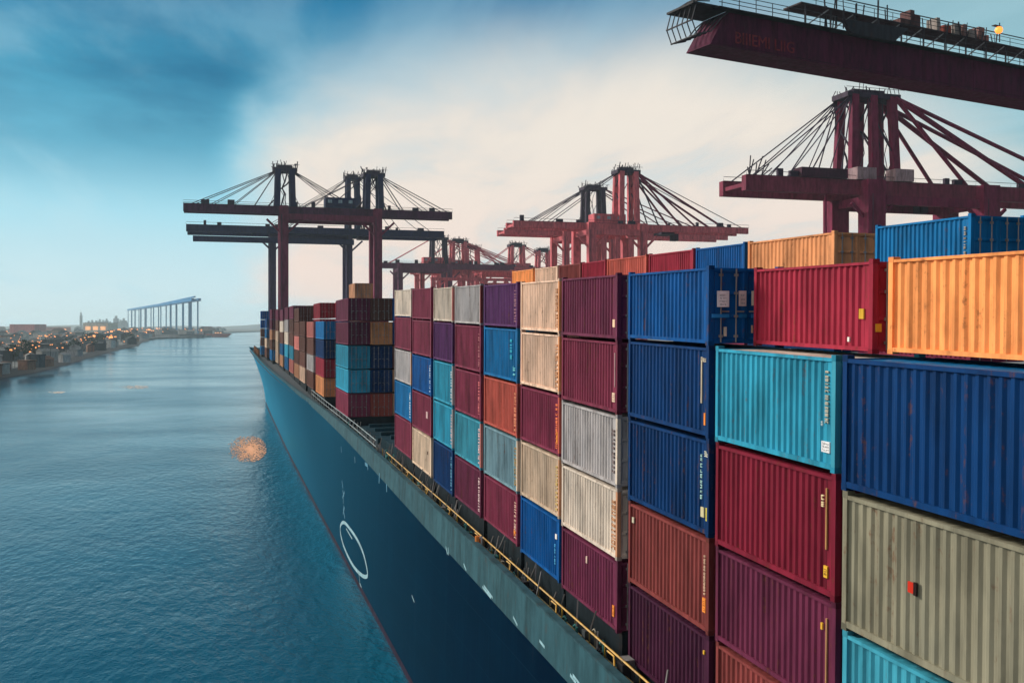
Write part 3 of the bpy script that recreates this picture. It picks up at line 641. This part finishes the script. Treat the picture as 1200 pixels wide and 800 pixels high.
# the right crane
rD, bD, ZD, oD = crane('large maroon crane rising behind the orange and blue upper containers', 232, (167.5, 205), (130, 250), 61,
    [((164.8, 171.5, 178.6), 87.0, RED)], [(0, 222, .75, RED), (0, 200, .6, RED), (0, 133, .18, TOP), (0, 137, .16, TOP), (0, 143, .16, TOP), (0, 149, .2, TOP), (0, 155, .16, TOP), (0, 159, .2, TOP), (0, 245, .6, RED)],
    depth=16, leg_w=5.5, colb=(.21, .035, .07, 1), girders=(-6, 6), gh=4.0, gw=2.2, cab=185)
MB().box(146 - oD, 160 - oD, -8, -4.2, ZD(63.05), ZD(65.6)).build('machinery_house', M_CRANE, rD, (.06, .02, .04, 1))
MB().tube([(154.5 - oD, -6, ZD(59)), (154.5 - oD, -6, ZD(46))], .35, 6).build('hoist_rope', M_CRANE, rD, RED)
for q in range(9):
    MB().tube([(131 + q * .6 - oD, -7 + (q % 3), ZD(63)), (130.5 + q * .9 - oD, -7, ZD(65 + (q * 7 % 4)))], .16, 5).build('tip_gear', M_CRANE, rD, TOP)
for bx in (166, 178): MB().box(bx - 3 - oD, bx + 3 - oD, -8, -4, ZD(63.1), ZD(66.4)).build('machine_cabin', M_CRANE, rD, (.36, .26, .28, 1))
# far cranes
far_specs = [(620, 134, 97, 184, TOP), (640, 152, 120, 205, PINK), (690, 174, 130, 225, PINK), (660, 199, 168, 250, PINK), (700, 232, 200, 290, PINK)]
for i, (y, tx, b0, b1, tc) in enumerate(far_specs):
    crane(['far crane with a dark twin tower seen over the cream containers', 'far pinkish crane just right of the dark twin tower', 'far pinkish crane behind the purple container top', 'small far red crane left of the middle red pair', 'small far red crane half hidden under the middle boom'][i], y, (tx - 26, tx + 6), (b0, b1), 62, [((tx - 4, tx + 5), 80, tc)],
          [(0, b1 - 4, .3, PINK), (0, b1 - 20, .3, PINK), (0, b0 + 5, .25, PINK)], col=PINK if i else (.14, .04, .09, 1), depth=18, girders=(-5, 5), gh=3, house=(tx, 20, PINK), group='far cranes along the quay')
# the near boom overhead
tipE = (62.8, 121.5)
rE = empty('gantry_crane', (tipE[0], tipE[1], CAMZ), (0, 0, math.radians(90 - 78.4))); tag(rE, 'dark maroon crane boom overhead with railings and a lit orange lamp', 'crane', 'ship to shore cranes')
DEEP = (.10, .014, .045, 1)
z0, z1 = 37.5, 42.9
LB = 124
hm = MB().poly([(0, -2.6, z0 + .5), (LB, -2.6, z0), (LB, 2.6, z0), (0, 2.6, z0 + .5), (3.0, -2.6, z1), (LB, -2.6, z1), (LB, 2.6, z1), (3.0, 2.6, z1), ],
     [(0, 3, 2, 1), (4, 5, 6, 7), (0, 1, 5, 4), (1, 2, 6, 5), (2, 3, 7, 6), (3, 0, 4, 7)])
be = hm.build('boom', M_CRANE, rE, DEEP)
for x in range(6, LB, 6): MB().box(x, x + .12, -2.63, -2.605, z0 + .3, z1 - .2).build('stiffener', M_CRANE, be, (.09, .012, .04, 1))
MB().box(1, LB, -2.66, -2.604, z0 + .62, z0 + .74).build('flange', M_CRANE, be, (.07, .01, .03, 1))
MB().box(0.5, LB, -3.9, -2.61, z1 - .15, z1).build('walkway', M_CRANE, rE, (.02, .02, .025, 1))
text_part(rE, 'BIIIEMI LIIG', 2.3, Matrix.Translation((4.2, -2.66, z0 + 1.2)) @ Matrix.Rotation(math.pi / 2, 4, 'X'), M_CRANE, (.26, .03, .045, 1), .03)
RL = (.05, .05, .06, 1)
for hh in (.55, 1.1, 1.75): MB().tube([(.5, -3.85, z1 + hh), (LB, -3.85, z1 + hh)], .055, 5).build('handrail', M_CRANE, rE, RL)
for x in range(1, LB, 3): MB().tube([(x, -3.85, z1), (x, -3.85, z1 + 1.75)], .06, 5).build('rail_post', M_CRANE, rE, RL)
# upper service gangway
MB().tube([(14, -1.5, z1 + 5.6), (LB, -1.5, z1 + 5.6)], .09, 5).build('guide_rope', M_CRANE, rE, RL)
MB().box(17, LB, -2.2, 1.4, z1 + 3.4, z1 + 3.62).build('upper_gangway', M_CRANE, rE, (.05, .04, .045, 1))
for x in range(18, LB, 5):
    MB().beam((x, -2.0, z1 + .02), (x, -2.0, z1 + 3.4), .2).build('gangway_post', M_CRANE, rE, RL); MB().beam((x, -2.0, z1 + .3), (x + 4.6, -2.0, z1 + 3.35), .16).build('gangway_brace', M_CRANE, rE, (.3, .3, .3, 1))
for x in range(20, LB, 4): MB().tube([(x, -2.1, z1 + 3.62), (x, -2.1, z1 + 4.9)], .05, 5).build('rail_post', M_CRANE, rE, RL)
for hh in (4.25, 4.9): MB().tube([(18, -2.1, z1 + hh), (LB, -2.1, z1 + hh)], .045, 5).build('handrail', M_CRANE, rE, RL)
# hanging trolley, machinery and end cage
tr = MB().poly([(24.5, -4.6, z1 - .5), (33.5, -4.6, z1 - .5), (36.5, -4.6, z1 + 1.9), (23, -4.6, z1 + 1.3), (24.5, -3.95, z1 - .5), (33.5, -3.95, z1 - .5), (36.5, -3.95, z1 + 1.9), (23, -3.95, z1 + 1.3)],
     [(0, 1, 2, 3), (7, 6, 5, 4), (0, 4, 5, 1), (1, 5, 6, 2), (2, 6, 7, 3), (3, 7, 4, 0)]).build('trolley_basket', M_CRANE, rE, (.035, .035, .045, 1))
gg = random.Random(3)
for i in range(44):
    x = gg.uniform(24, 36) if i < 14 else gg.uniform(38, 62); y = gg.uniform(-3, 1); b0 = z1 + (2.0 if i < 14 else 3.6); hgt = gg.uniform(1, 5) if i < 14 else gg.uniform(.8, 2.6)
    MB().tube([(x, y, b0 - .5), (x + gg.uniform(-.8, .8), y, b0 + hgt)], gg.uniform(.05, .14), 5).build('machinery_strut', M_CRANE, rE, (.05, .05, .06, 1))
for x, w, h in ((39.5, 2.4, 1.0), (41, .9, 2.6), (42.2, 1.2, 2.0), (47, .7, 2.3), (49.2, 1.6, 1.4), (51.5, 1.2, 1.9), (53.5, .8, 2.2), (55.4, 1.6, 1.5), (57.5, 1.4, 2.3), (59, .6, 1.2)):
    MB().box(x - w / 2, x + w / 2, -1.6, .4, z1 + 3.625, z1 + 3.62 + h).build('winch_box', M_CRANE, rE, (.12, .06, .06, 1) if x < 45 else gg.choice([(.25, .14, .13, 1), (.3, .27, .25, 1), (.3, .06, .04, 1)]))
lx, ly, lz = 60.6, -2.6, z1 + 5.6
lp = MB().tube([(lx, ly, z1 + 3.65), (lx, ly, lz + 1.2)], .09, 6).build('lamp_post', M_CRANE, rE, RL)
bm_ = bmesh.new(); bmesh.ops.create_icosphere(bm_, subdivisions=2, radius=.62); me = bpy.data.meshes.new('lamp'); bm_.to_mesh(me); bm_.free()
put('lamp', me, M_LAMP, rE, None, (lx - .75, ly - .4, lz - .2))
MB().box(lx - 1.6, lx + .05, ly - .35, ly + .3, lz + .5, lz + .62).build('lamp_hood', M_CRANE, rE, RL)
for i in range(6):                  # curved cage at the tip
    yy = -3 + i * 1.1
    MB().tube([(3.2, yy, z1 + 2.6), (.2, yy, z1 + 2.2), (-2.6, yy, z1 + .4), (-3.4, yy, z1 - 2.2), (-2.6, yy, z1 - 4.0), (-.2, yy, z0 + 2.1), (1.6, yy, z1 - 1.2), (3.0, yy, z1 - .1)], .1, 5).build('tip_hoop', M_CRANE, rE, (.06, .06, .07, 1))
for p in ((-3.4, z1 - 2.2), (-2.6, z1 - 4.0), (-2.6, z1 + .4), (.2, z1 + 2.2)): MB().tube([(p[0], -3, p[1]), (p[0], 2.6, p[1])], .12, 5).build('tip_rail', M_CRANE, rE, (.06, .06, .07, 1))
MB().box(-3.3, 3.0, -3.1, 2.7, z1 + .02, z1 + .3).build('tip_platform', M_CRANE, rE, (.03, .03, .035, 1))
for lx in (96, 120):
    for sy in (-7, 7): MB().box(lx - 1.5, lx + 1.5, sy - 1.3, sy + 1.3, 3 - CAMZ, z0 - .3).build('leg', M_CRANE, rE, DEEP)
    MB().box(lx - 1.2, lx + 1.2, -5.7, 5.7, z0 - 2.6, z0 - .02).build('cross_beam', M_CRANE, rE, DEEP)

# ---------------------------------------------------------------- quay, water, far bank
def sheet(name, pts, z, mat, z0=None):
    m = MB(); n = len(pts); m.v += [(p[0], p[1], z) for p in pts]; m.f.append(tuple(range(n)))
    if z0 is not None:
        m.v += [(p[0], p[1], z0) for p in pts]; m.f += [(i, (i + 1) % n, n + (i + 1) % n, n + i) for i in range(n)]
    o = m.build(name, mat); tag(o, kind='structure'); return o
sheet('water', [(-7800, -900), (7800, -900), (7800, 7800), (-7800, 7800)], 0, M_WATER)
sheet('quay', [(50, -200), (900, -200), (900, 1500), (100, 1500), (100, 620), (21, 620), (21, 352), (50, 345)], 3, M_QUAY, -2)
shore = [(-160, 470), (0, 443), (40, 436), (80, 426), (112, 416), (140, 409), (162, 404.5), (166, 401), (175, 398.5)]
spit = [(185, 397.2), (225, 396), (262, 394), (266, 392.6), (255, 391.2), (275, 389.8), (310, 388.6)]
pts = [on_water(*p) for p in shore + spit]
land = sheet('far_bank', [(p.x, p.y) for p in pts] + [(1200, 6500), (-7000, 7000), (-7000, 300), (pts[0].x - 300, pts[0].y - 60)], 3.2, M_LAND, -2)
wl = MB(); ww = [on_water(*p) for p in shore]
for p in ww: q = p * .9985; wl.v += [(q.x, q.y, -.5), (q.x, q.y, 3.6), (p.x * 1.004, p.y * 1.004, 3.6)]
wl.f += [(3 * i + k, 3 * i + 3 + k, 3 * i + 4 + k, 3 * i + 1 + k) for i in range(len(ww) - 1) for k in (0, 1)]
tag(wl.build('quay_wall', M_DARK), 'long dark quay wall along the edge of the far bank', 'quay wall')
def bank_pt(x, y):                  # a point on the land seen in the photograph at x, y
    return on_water(x, y, CAMZ - 3.2)
hl = MB(); nh = 90
for i in range(nh + 1):
    a = math.radians(-75 + 95 * i / nh); R_ = 6600
    h = 30 + 16 * math.sin(i * .31) * math.sin(i * .13 + 1) + 5 * math.sin(i * 1.3)
    if i > 52: h -= 10
    cx, cy = R_ * math.sin(a), R_ * math.cos(a)
    hl.v += [(cx * .93, cy * .93, 3), (cx, cy, h), (cx * 1.05, cy * 1.05, 3)]
hl.f += [(3 * i + k, 3 * i + 3 + k, 3 * i + 4 + k, 3 * i + 1 + k) for i in range(nh) for k in (0, 1)]
tag(hl.build('hills', M_LAND), kind='structure')
# town on the far bank
gt = random.Random(11)
def building(p, w, l, h, col, label, group, a, lit=False, gable=False):
    r = empty('waterfront_building', p, (0, 0, a)); tag(r, label, 'building', group)
    MB().box(-w / 2, w / 2, -l / 2, l / 2, 0, h).build('wall', M_FAR, r, col)
    rc = tuple(x * .6 for x in col[:3]) + (1,)
    if gable: MB().poly([(-w / 2 - .4, -l / 2 - .4, h + .01), (w / 2 + .4, -l / 2 - .4, h + .01), (w / 2 + .4, l / 2 + .4, h + .01), (-w / 2 - .4, l / 2 + .4, h + .01), (0, -l / 2 - .4, h + w * .3), (0, l / 2 + .4, h + w * .3)], [(0, 1, 4), (2, 3, 5), (1, 2, 5, 4), (3, 0, 4, 5), (0, 3, 2, 1)]).build('roof', M_FAR, r, rc)
    else: MB().box(-w / 2 - .3, w / 2 + .3, -l / 2 - .3, l / 2 + .3, h + .01, h + .7).build('roof', M_FAR, r, rc)
    if lit:
        for q in range(3): MB().box(-w / 2 + w * (.1 + .3 * q), -w / 2 + w * (.3 + .3 * q), -l / 2 - .12, -l / 2 + .05, h * .35, h * .7).build('window', M_WARMWIN, r)
    return r
PALE = [(.55, .56, .55, 1), (.42, .42, .4, 1), (.04, .06, .07, 1), (.07, .1, .12, 1), (.05, .07, .1, 1), (.3, .33, .35, 1), (.12, .15, .17, 1), (.3, .17, .12, 1), (.04, .05, .06, 1)]
PALE_ = [(.5, .5, .48, 1), (.35, .4, .42, 1), (.15, .18, .2, 1), (.1, .14, .17, 1), (.45, .28, .2, 1), (.06, .08, .1, 1), (.6, .58, .55, 1), (.1, .12, .14, 1), (.2, .22, .24, 1)]
def shore_y(x): return lerp([(a, b) for a, b in shore + spit], x, 1)
nb = 0
SEEN = []
while nb < 285:
    x = gt.uniform(-20, 262); ys_ = shore_y(x); t_ = gt.random() ** .8
    y = ys_ - 2.5 - (ys_ - 2.5 - 384.6) * t_
    if y < 384.6 or y > ys_ - 1.6: continue
    p = bank_pt(x, y)
    if p.length > 4200: continue
    Z = p.length; sc_ = min(3.0, max(1, Z / 900))
    w, l, h = gt.uniform(4, 9) * sc_, gt.uniform(5, 11) * sc_, gt.uniform(3, 6.5) * sc_ ** .5
    if any((p - q).length < rr_ + max(w, l) * .75 for q, rr_ in SEEN): 
        if gt.random() > .02: continue
        continue
    SEEN.append((p, max(w, l) * .75))
    gable = gt.random() < .35; lit = gt.random() < .13; col = gt.choice(PALE)
    kind = ('gabled' if gable else 'flat roofed'); 
    building(p, w, l, h, col, f"small {kind} building {'with lit windows ' if lit else ''}in the crowded town on the far bank", f"{kind} {'lit' if lit else 'unlit'} buildings of the far bank", gt.uniform(-.6, .6) - TH, lit, gable); nb += 1
for x, y, w, h, c, lab in ((28, 413, 6, 9, (.6, .4, .32, 1), 'pale square block near the shore of the far bank'), (118, 389, 60, 26, (.7, .62, .5, 1), 'large pale hall on the far bank left of the blue gantry'), (33, 391, 50, 22, (.6, .2, .2, 1), 'salmon red hall among the far bank houses'), (67, 389, 46, 16, (.55, .3, .28, 1), 'pinkish hall on the far bank horizon')):
    p = bank_pt(x, y + 2); building(p, w, w, h, c, lab, None, -TH, x == 118, False)
nl = 0
while nl < 150:
    x = gt.uniform(-10, 190) if nl < 125 else gt.uniform(150, 262); ys_ = shore_y(x); y = ys_ - 3 - (ys_ - 389) * gt.random() ** .9 * (.7 if nl < 60 else 1)
    if y < 386.5 or y > ys_ - 2: continue
    p = bank_pt(x, y)
    if p.length > 3000: continue
    nl += 1; h = gt.uniform(7, 11); k = p.length / 700
    r = empty('street_lamp', p); tag(r, 'lit orange street lamp in the far bank town', 'street lamp', 'lit lamps of the far bank')
    MB().tube([(0, 0, 0), (0, 0, h)], .15 * max(1, k), 4).build('pole', M_STEEL, r, (.1, .1, .1, 1))
    w = gt.uniform(.18, .5) * max(.8, k) * (2.2 if nl % 11 == 0 else 1)
    MB().box(-w, w, -w * .8, w * .8, h, h + w * 1.1).build('lamp_head', M_TOWNLAMP, r)
for i in range(12):                 # trees between the houses
    x = gt.uniform(-5, 160); y = shore_y(x) - gt.uniform(3, 22)
    if y < 388: continue
    p = bank_pt(x, y); r = empty('tree', p); tag(r, 'dark round tree between houses on the far bank', 'tree', 'trees of the far bank'); k = gt.uniform(3, 5.5)
    MB().tube([(0, 0, 0), (0, 0, k)], .35, 5).build('trunk', M_FAR, r, (.05, .04, .03, 1))
    m = MB()
    for q in range(160):
        v = Vector((gt.gauss(0, 1), gt.gauss(0, 1), gt.gauss(0, .8))); v = v.normalized() * k * gt.uniform(.5, 1.05) + Vector((0, 0, k * 1.5)); e = [Vector((gt.uniform(-1, 1), gt.uniform(-1, 1), gt.uniform(-1, 1))) * k * .28 for _ in range(3)]
        m.poly([v + a for a in e], [(0, 1, 2)])
    m.build('crown', M_FAR, r, (.03, .055, .03, 1))
# skyline
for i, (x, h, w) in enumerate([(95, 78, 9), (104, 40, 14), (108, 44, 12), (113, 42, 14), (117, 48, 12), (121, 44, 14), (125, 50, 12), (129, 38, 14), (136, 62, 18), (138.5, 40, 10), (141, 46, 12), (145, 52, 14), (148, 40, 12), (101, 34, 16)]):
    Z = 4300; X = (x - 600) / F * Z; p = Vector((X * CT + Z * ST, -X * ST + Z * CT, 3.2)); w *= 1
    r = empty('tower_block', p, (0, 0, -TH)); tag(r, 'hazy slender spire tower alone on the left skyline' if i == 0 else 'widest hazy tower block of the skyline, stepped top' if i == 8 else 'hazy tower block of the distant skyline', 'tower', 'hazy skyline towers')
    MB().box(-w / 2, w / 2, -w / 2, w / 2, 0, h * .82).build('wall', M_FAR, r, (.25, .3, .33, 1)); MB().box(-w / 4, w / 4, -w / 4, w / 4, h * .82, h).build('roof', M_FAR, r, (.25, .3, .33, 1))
# long blue gantry on the far bank
pR = bank_pt(226, 392.3); pL = bank_pt(150, 387.2)
gr = empty('gantry_bridge', pR); tag(gr, 'long blue portal gantry with many legs on the far bank', 'gantry'); BL = (.02, .22, .5, 1)
v = pL - pR
zR, zL = (HOR - 351) * (pR.x * ST + pR.y * CT) / F + CAMZ - 3.2, (HOR - 363) * (pL.x * ST + pL.y * CT) / F + CAMZ - 3.2
side = Vector((v.y, -v.x, 0)).normalized() * 14
for sg in (0, 1): MB().beam(side * sg + Vector((0, 0, zR)), v + side * sg + Vector((0, 0, zL)), 6, 6).build('girder', M_FAR, gr, BL)
def tt(x):
    lo, hi = 0, 1
    for _ in range(40):
        mid = (lo + hi) / 2; p = pR + v * mid; X = p.x * CT - p.y * ST; Z = p.x * ST + p.y * CT
        if 600 + F * X / Z > x: lo = mid
        else: hi = mid
    return lo
for x in (224, 214.5, 200, 188.5, 180, 171.5, 165, 158, 154, 150.2):
    t_ = tt(x); p = v * t_; top = zR + (zL - zR) * t_ - 3; w = 4.6 if x in (214.5, 200, 165) else 3.0
    for sg in (0, 1): MB().beam(p + side * sg, p + side * sg + Vector((0, 0, top)), w, w).build('leg', M_FAR, gr, BL)
    MB().beam(p + side * 1 + Vector((0, 0, top + 3)), p + Vector((0, 0, top + 3)), 4, 4).build('cross_tie', M_FAR, gr, BL)
MB().beam(Vector((0, 0, zR + 5.5)) - v.normalized() * 30, v * .35 + Vector((0, 0, zR * .9 + zL * .1 + 3.5)), 4, 2.5).build('runway', M_FAR, gr, BL)
# low ships at the spit
for i, (x, y, L_, c) in enumerate(((245, 393.2, 90, (.35, .06, .05, 1)), (210, 394.2, 100, (.05, .07, .1, 1)), (186, 394.5, 80, (.3, .3, .3, 1)))):
    p = on_water(x, y + 1.5); r = empty('moored_barge', p, (0, 0, math.radians(-15))); tag(r, ['low red barge moored at the tip of the far spit', 'low dark barge moored along the far spit', 'low grey barge moored at the root of the far spit'][i], 'barge', 'barges at the far spit')
    MB().poly([(-L_ / 2, -7, 0), (L_ / 2 - 8, -7, 0), (L_ / 2 - 8, 7, 0), (-L_ / 2, 7, 0), (-L_ / 2 - 2, -7.5, 6), (L_ / 2, -7.5, 7), (L_ / 2, 7.5, 7), (-L_ / 2 - 2, 7.5, 6)], [(0, 3, 2, 1), (4, 5, 6, 7), (0, 1, 5, 4), (1, 2, 6, 5), (2, 3, 7, 6), (3, 0, 4, 7)]).build('hull', M_FAR, r, c)
    MB().box(-L_ / 2 + 3, -L_ / 2 + 16, -5, 5, 6.1, 15).build('deckhouse', M_FAR, r, (.5, .5, .48, 1))
# quay sheds behind the container wall
for i, (y, x0, x1, h, c, lab) in enumerate(((575, 153, 196, 46, PINK, 'wide pinkish quay frame above the purple and peach containers'), (560, 118, 150, 48, PINK, 'tall pinkish quay tower frame behind the cream containers'), (600, 152, 182, 50, PINK, 'broad pinkish quay frame behind the purple container'))):
    r = empty('quay_frame', (x0, y, 3)); tag(r, lab, 'steel frame', 'quay frames'); w = x1 - x0
    for q in range(5):
        xx = w * q / 4; MB().box(xx - .9, xx + .9, -.9, .9, 0, h - .9).build('post', M_CRANE, r, c)
    for zz in (h, h - 8, h - 15, h - 24): MB().box(-1, w + 1, -1.0, 1.0, zz - .9, zz + .9).build('cross_beam', M_CRANE, r, c)
    for q in range(4):
        for za in (h - 24, h - 15, h - 8): MB().beam((w * q / 4, 0, za), (w * (q + 1) / 4, 0, za + 7.5), .5).build('diagonal', M_CRANE, r, c)
    for q in (0, 2): MB().box(w * q / 4 + 1, w * (q + 1) / 4 - 1, -.5, .5, h - 14, h - 9).build('panel', M_CRANE, r, (.4, .2, .2, 1))
# light reflections on the water built as coloured flecks: one orange, two pale
def glint_patch(name, x, y, rx, ry, n, mat, size, seed):
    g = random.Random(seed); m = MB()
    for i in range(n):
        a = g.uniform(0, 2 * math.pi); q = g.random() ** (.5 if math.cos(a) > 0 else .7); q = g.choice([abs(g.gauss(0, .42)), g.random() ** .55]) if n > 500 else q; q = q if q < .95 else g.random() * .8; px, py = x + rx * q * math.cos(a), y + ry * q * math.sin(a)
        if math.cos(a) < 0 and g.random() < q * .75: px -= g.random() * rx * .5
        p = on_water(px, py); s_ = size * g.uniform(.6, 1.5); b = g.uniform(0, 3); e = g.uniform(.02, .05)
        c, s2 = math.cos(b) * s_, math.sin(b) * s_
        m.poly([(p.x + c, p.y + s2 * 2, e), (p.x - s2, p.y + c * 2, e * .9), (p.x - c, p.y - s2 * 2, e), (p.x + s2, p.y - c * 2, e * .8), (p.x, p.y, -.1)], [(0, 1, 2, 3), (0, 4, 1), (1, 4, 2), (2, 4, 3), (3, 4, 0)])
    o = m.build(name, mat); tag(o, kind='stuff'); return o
tag(glint_patch('orange_glint_flecks', 294, 526, 19, 16, 2300, M_ORANGE_GLINT, .125, 1), 'speckled round orange light reflection beside the hull, built of flat flecks')
tag(glint_patch('pale_glint_flecks', 160, 453.5, 15, 2, 110, M_PALE_GLINT, .36, 2), 'thin pale streak of light reflection, built of flecks, far out on the water')
tag(glint_patch('pale_glint_flecks', 68, 459.5, 8, 1.2, 46, M_PALE_GLINT, .34, 3), 'small pale streak of light reflection, built of flecks, nearer the far bank')

# ---------------------------------------------------------------- haze
HAZE = 1.1e-4
hz = MB().box(-8200, 8200, -1200, 8200, -3, 106).mesh('haze')
mh = bpy.data.materials.new('haze_air'); mh.use_nodes = True; nt = mh.node_tree; nt.nodes.clear()
out = nt.nodes.new('ShaderNodeOutputMaterial'); vol = nt.nodes.new('ShaderNodeVolumePrincipled')
vol.inputs['Color'].default_value = (.75, .94, 1.0, 1); vol.inputs['Density'].default_value = HAZE; vol.inputs['Anisotropy'].default_value = .25
nt.links.new(vol.outputs[0], out.inputs['Volume'])
ho = put('haze', hz, mh); tag(ho, 'thin blue evening haze over the harbour', kind='stuff')

# ---------------------------------------------------------------- sky and light
SUN_AZ, SUN_EL = math.radians(-42), math.radians(27)      # azimuth from +Y towards +X
w = bpy.data.worlds.new('World'); S.world = w; w.use_nodes = True
nt = w.node_tree; nt.nodes.clear()
def nd(kind, **kw):
    n = nt.nodes.new(kind)
    for k, v in kw.items(): setattr(n, k, v)
    return n
def lk(a, b): nt.links.new(a, b)
def math_(op, a, b=None, c=None, clamp=False):
    n = nd('ShaderNodeMath', operation=op, use_clamp=clamp)
    for i, v in enumerate((a, b, c)):
        if v is None: continue
        if isinstance(v, (int, float)): n.inputs[i].default_value = v
        else: lk(v, n.inputs[i])
    return n.outputs[0]
def mixc(f, a, b, mode='MIX'):
    n = nd('ShaderNodeMix', data_type='RGBA', blend_type=mode)
    for i, v in ((0, f), (6, a), (7, b)):
        if isinstance(v, (int, float, tuple)): n.inputs[i].default_value = v
        else: lk(v, n.inputs[i])
    return n.outputs[2]
tc = nd('ShaderNodeTexCoord'); D = tc.outputs['Generated']
def dot(v):
    n = nd('ShaderNodeVectorMath', operation='DOT_PRODUCT'); lk(D, n.inputs[0]); n.inputs[1].default_value = v; return n.outputs['Value']
def sdir(x, y):
    X, Yv = (x - 600) / F, (HOR - y) / F; v = Vector((X * CT + ST, -X * ST + CT, Yv)); return v.normalized()
def smooth(v, a, b, lo=0, hi=1):
    n = nd('ShaderNodeMapRange', interpolation_type='SMOOTHSTEP'); lk(v, n.inputs[0])
    for i, q in enumerate((a, b, lo, hi)): n.inputs[1 + i].default_value = q
    return n.outputs[0]
sep = nd('ShaderNodeSeparateXYZ'); lk(D, sep.inputs[0]); el = sep.outputs['Z']
rp = nd('ShaderNodeValToRGB'); lk(smooth(el, 0, .6), rp.inputs[0]); cr_ = rp.color_ramp
cols = [(0, srgb(210, 236, 242)), (.08, srgb(172, 226, 242)), (.2, srgb(116, 203, 230)), (.34, srgb(68, 170, 205)), (.52, srgb(34, 128, 172)), (1, srgb(12, 80, 130))]
while len(cr_.elements) < len(cols): cr_.elements.new(.5)
for e, (p, c) in zip(cr_.elements, cols): e.position = p; e.color = c
base = mixc(math_('MULTIPLY', smooth(dot((CT, -ST, 0)), .08, .42), .85), rp.outputs[0], srgb(158, 198, 207))
# warm clearing over the quay
g1 = smooth(dot(sdir(720, 245)), .895, .999)
# cloud coordinates
pl = nd('ShaderNodeVectorMath', operation='DIVIDE'); lk(D, pl.inputs[0]); cz = nd('ShaderNodeCombineXYZ')
dz = math_('ADD', el, .16)
for i in range(3): lk(dz, cz.inputs[i])
lk(cz.outputs[0], pl.inputs[1])
def cn(scale, detail, loc, sx=1, sy=1, rough=.55, dist=.4):
    mp = nd('ShaderNodeMapping'); mp.inputs['Location'].default_value = loc; mp.inputs['Scale'].default_value = (sx, sy, 1); mp.inputs['Rotation'].default_value = (0, 0, .3); lk(pl.outputs[0], mp.inputs[0])
    n = nd('ShaderNodeTexNoise'); n.inputs['Scale'].default_value = scale; n.inputs['Detail'].default_value = detail; n.inputs['Roughness'].default_value = rough; n.inputs['Distortion'].default_value = dist
    lk(mp.outputs[0], n.inputs['Vector']); return n.outputs['Fac']
n1 = cn(1.1, 9, (1.3, .4, 0), 1, .55); n2 = cn(.6, 6, (4.2, 1.7, 0)); n3 = cn(2.6, 8, (7, 2, 0), 1, .4)
gl = math_('ADD', g1, math_('MULTIPLY', math_('SUBTRACT', n1, .5), 1.15), clamp=True)
gl = math_('MULTIPLY', math_('MULTIPLY', gl, smooth(g1, 0, .3)), smooth(el, .13, .37, 1, .12), clamp=True)
sky = mixc(smooth(gl, .08, .7), base, mixc(smooth(n3, .4, .7), mixc(smooth(el, .03, .2), srgb(250, 229, 217), srgb(243, 234, 222)), srgb(228, 221, 214)))
dark = math_('MULTIPLY', smooth(n2, .3, .66), math_('MULTIPLY', smooth(dot(sdir(130, 50)), .94, .99), smooth(el, .1, .24)))
dark = math_('MULTIPLY', dark, math_('SUBTRACT', 1.0, smooth(gl, .02, .35)))
sky = mixc(math_('MULTIPLY', dark, .93), sky, srgb(12, 100, 142))
lite = math_('MULTIPLY', smooth(n3, .48, .72), smooth(el, .02, .3, .5, .2))
sky = mixc(lite, sky, srgb(188, 228, 240))
# unseen sky shaped for the light: dark behind the viewer, bright to port
sky = mixc(math_('MULTIPLY', smooth(dot((.15, -1, 0)), .0, .55), .85), sky, srgb(72, 84, 104))
bk = Vector((-.95, .05, .3)).normalized()
back = smooth(dot(bk), .25, .97)
sky = mixc(math_('MULTIPLY', back, 1.0), sky, (1.22, 1.12, 1.02, 1))
low = smooth(el, -.02, .0)
bg = nd('ShaderNodeBackground'); lk(sky, bg.inputs[0]); bg.inputs[1].default_value = 1.0
ns = nd('ShaderNodeTexSky', sky_type='NISHITA', sun_disc=False, sun_elevation=SUN_EL, sun_rotation=SUN_AZ, altitude=10, air_density=1.2, dust_density=3)
b2 = nd('ShaderNodeBackground'); lk(ns.outputs[0], b2.inputs[0]); b2.inputs[1].default_value = .05
ms = nd('ShaderNodeMixShader'); ms.inputs[0].default_value = .97; lk(b2.outputs[0], ms.inputs[1]); lk(bg.outputs[0], ms.inputs[2])
ow = nd('ShaderNodeOutputWorld'); lk(ms.outputs[0], ow.inputs[0])
sl = bpy.data.lights.new('sun', 'SUN'); sl.energy = 3.9; sl.angle = math.radians(12); sl.color = (1, .92, .82)
so = bpy.data.objects.new('sun', sl); COL.objects.link(so)
sv = Vector((math.sin(SUN_AZ) * math.cos(SUN_EL), math.cos(SUN_AZ) * math.cos(SUN_EL), math.sin(SUN_EL)))
so.rotation_euler = sv.to_track_quat('Z', 'Y').to_euler(); so.location = (-40, 20, 80)
# ---------------------------------------------------------------- camera
cam = bpy.data.cameras.new('camera'); co = bpy.data.objects.new('camera', cam); COL.objects.link(co)
cam.sensor_width = 36; cam.lens = F / 1200 * 36; cam.shift_y = -(400 - HOR) / 1200; cam.clip_start = .1; cam.clip_end = 30000
co.location = (0, 0, CAMZ); co.rotation_euler = (math.pi / 2, 0, -TH)
S.camera = co
S.view_settings.view_transform = 'Standard'; S.view_settings.look = 'None'; S.view_settings.exposure = 0; S.view_settings.gamma = 1
S.render.resolution_x, S.render.resolution_y = 1024, 682
S.cycles.volume_bounces = 3; S.cycles.max_bounces = 6; S.cycles.use_denoising = True
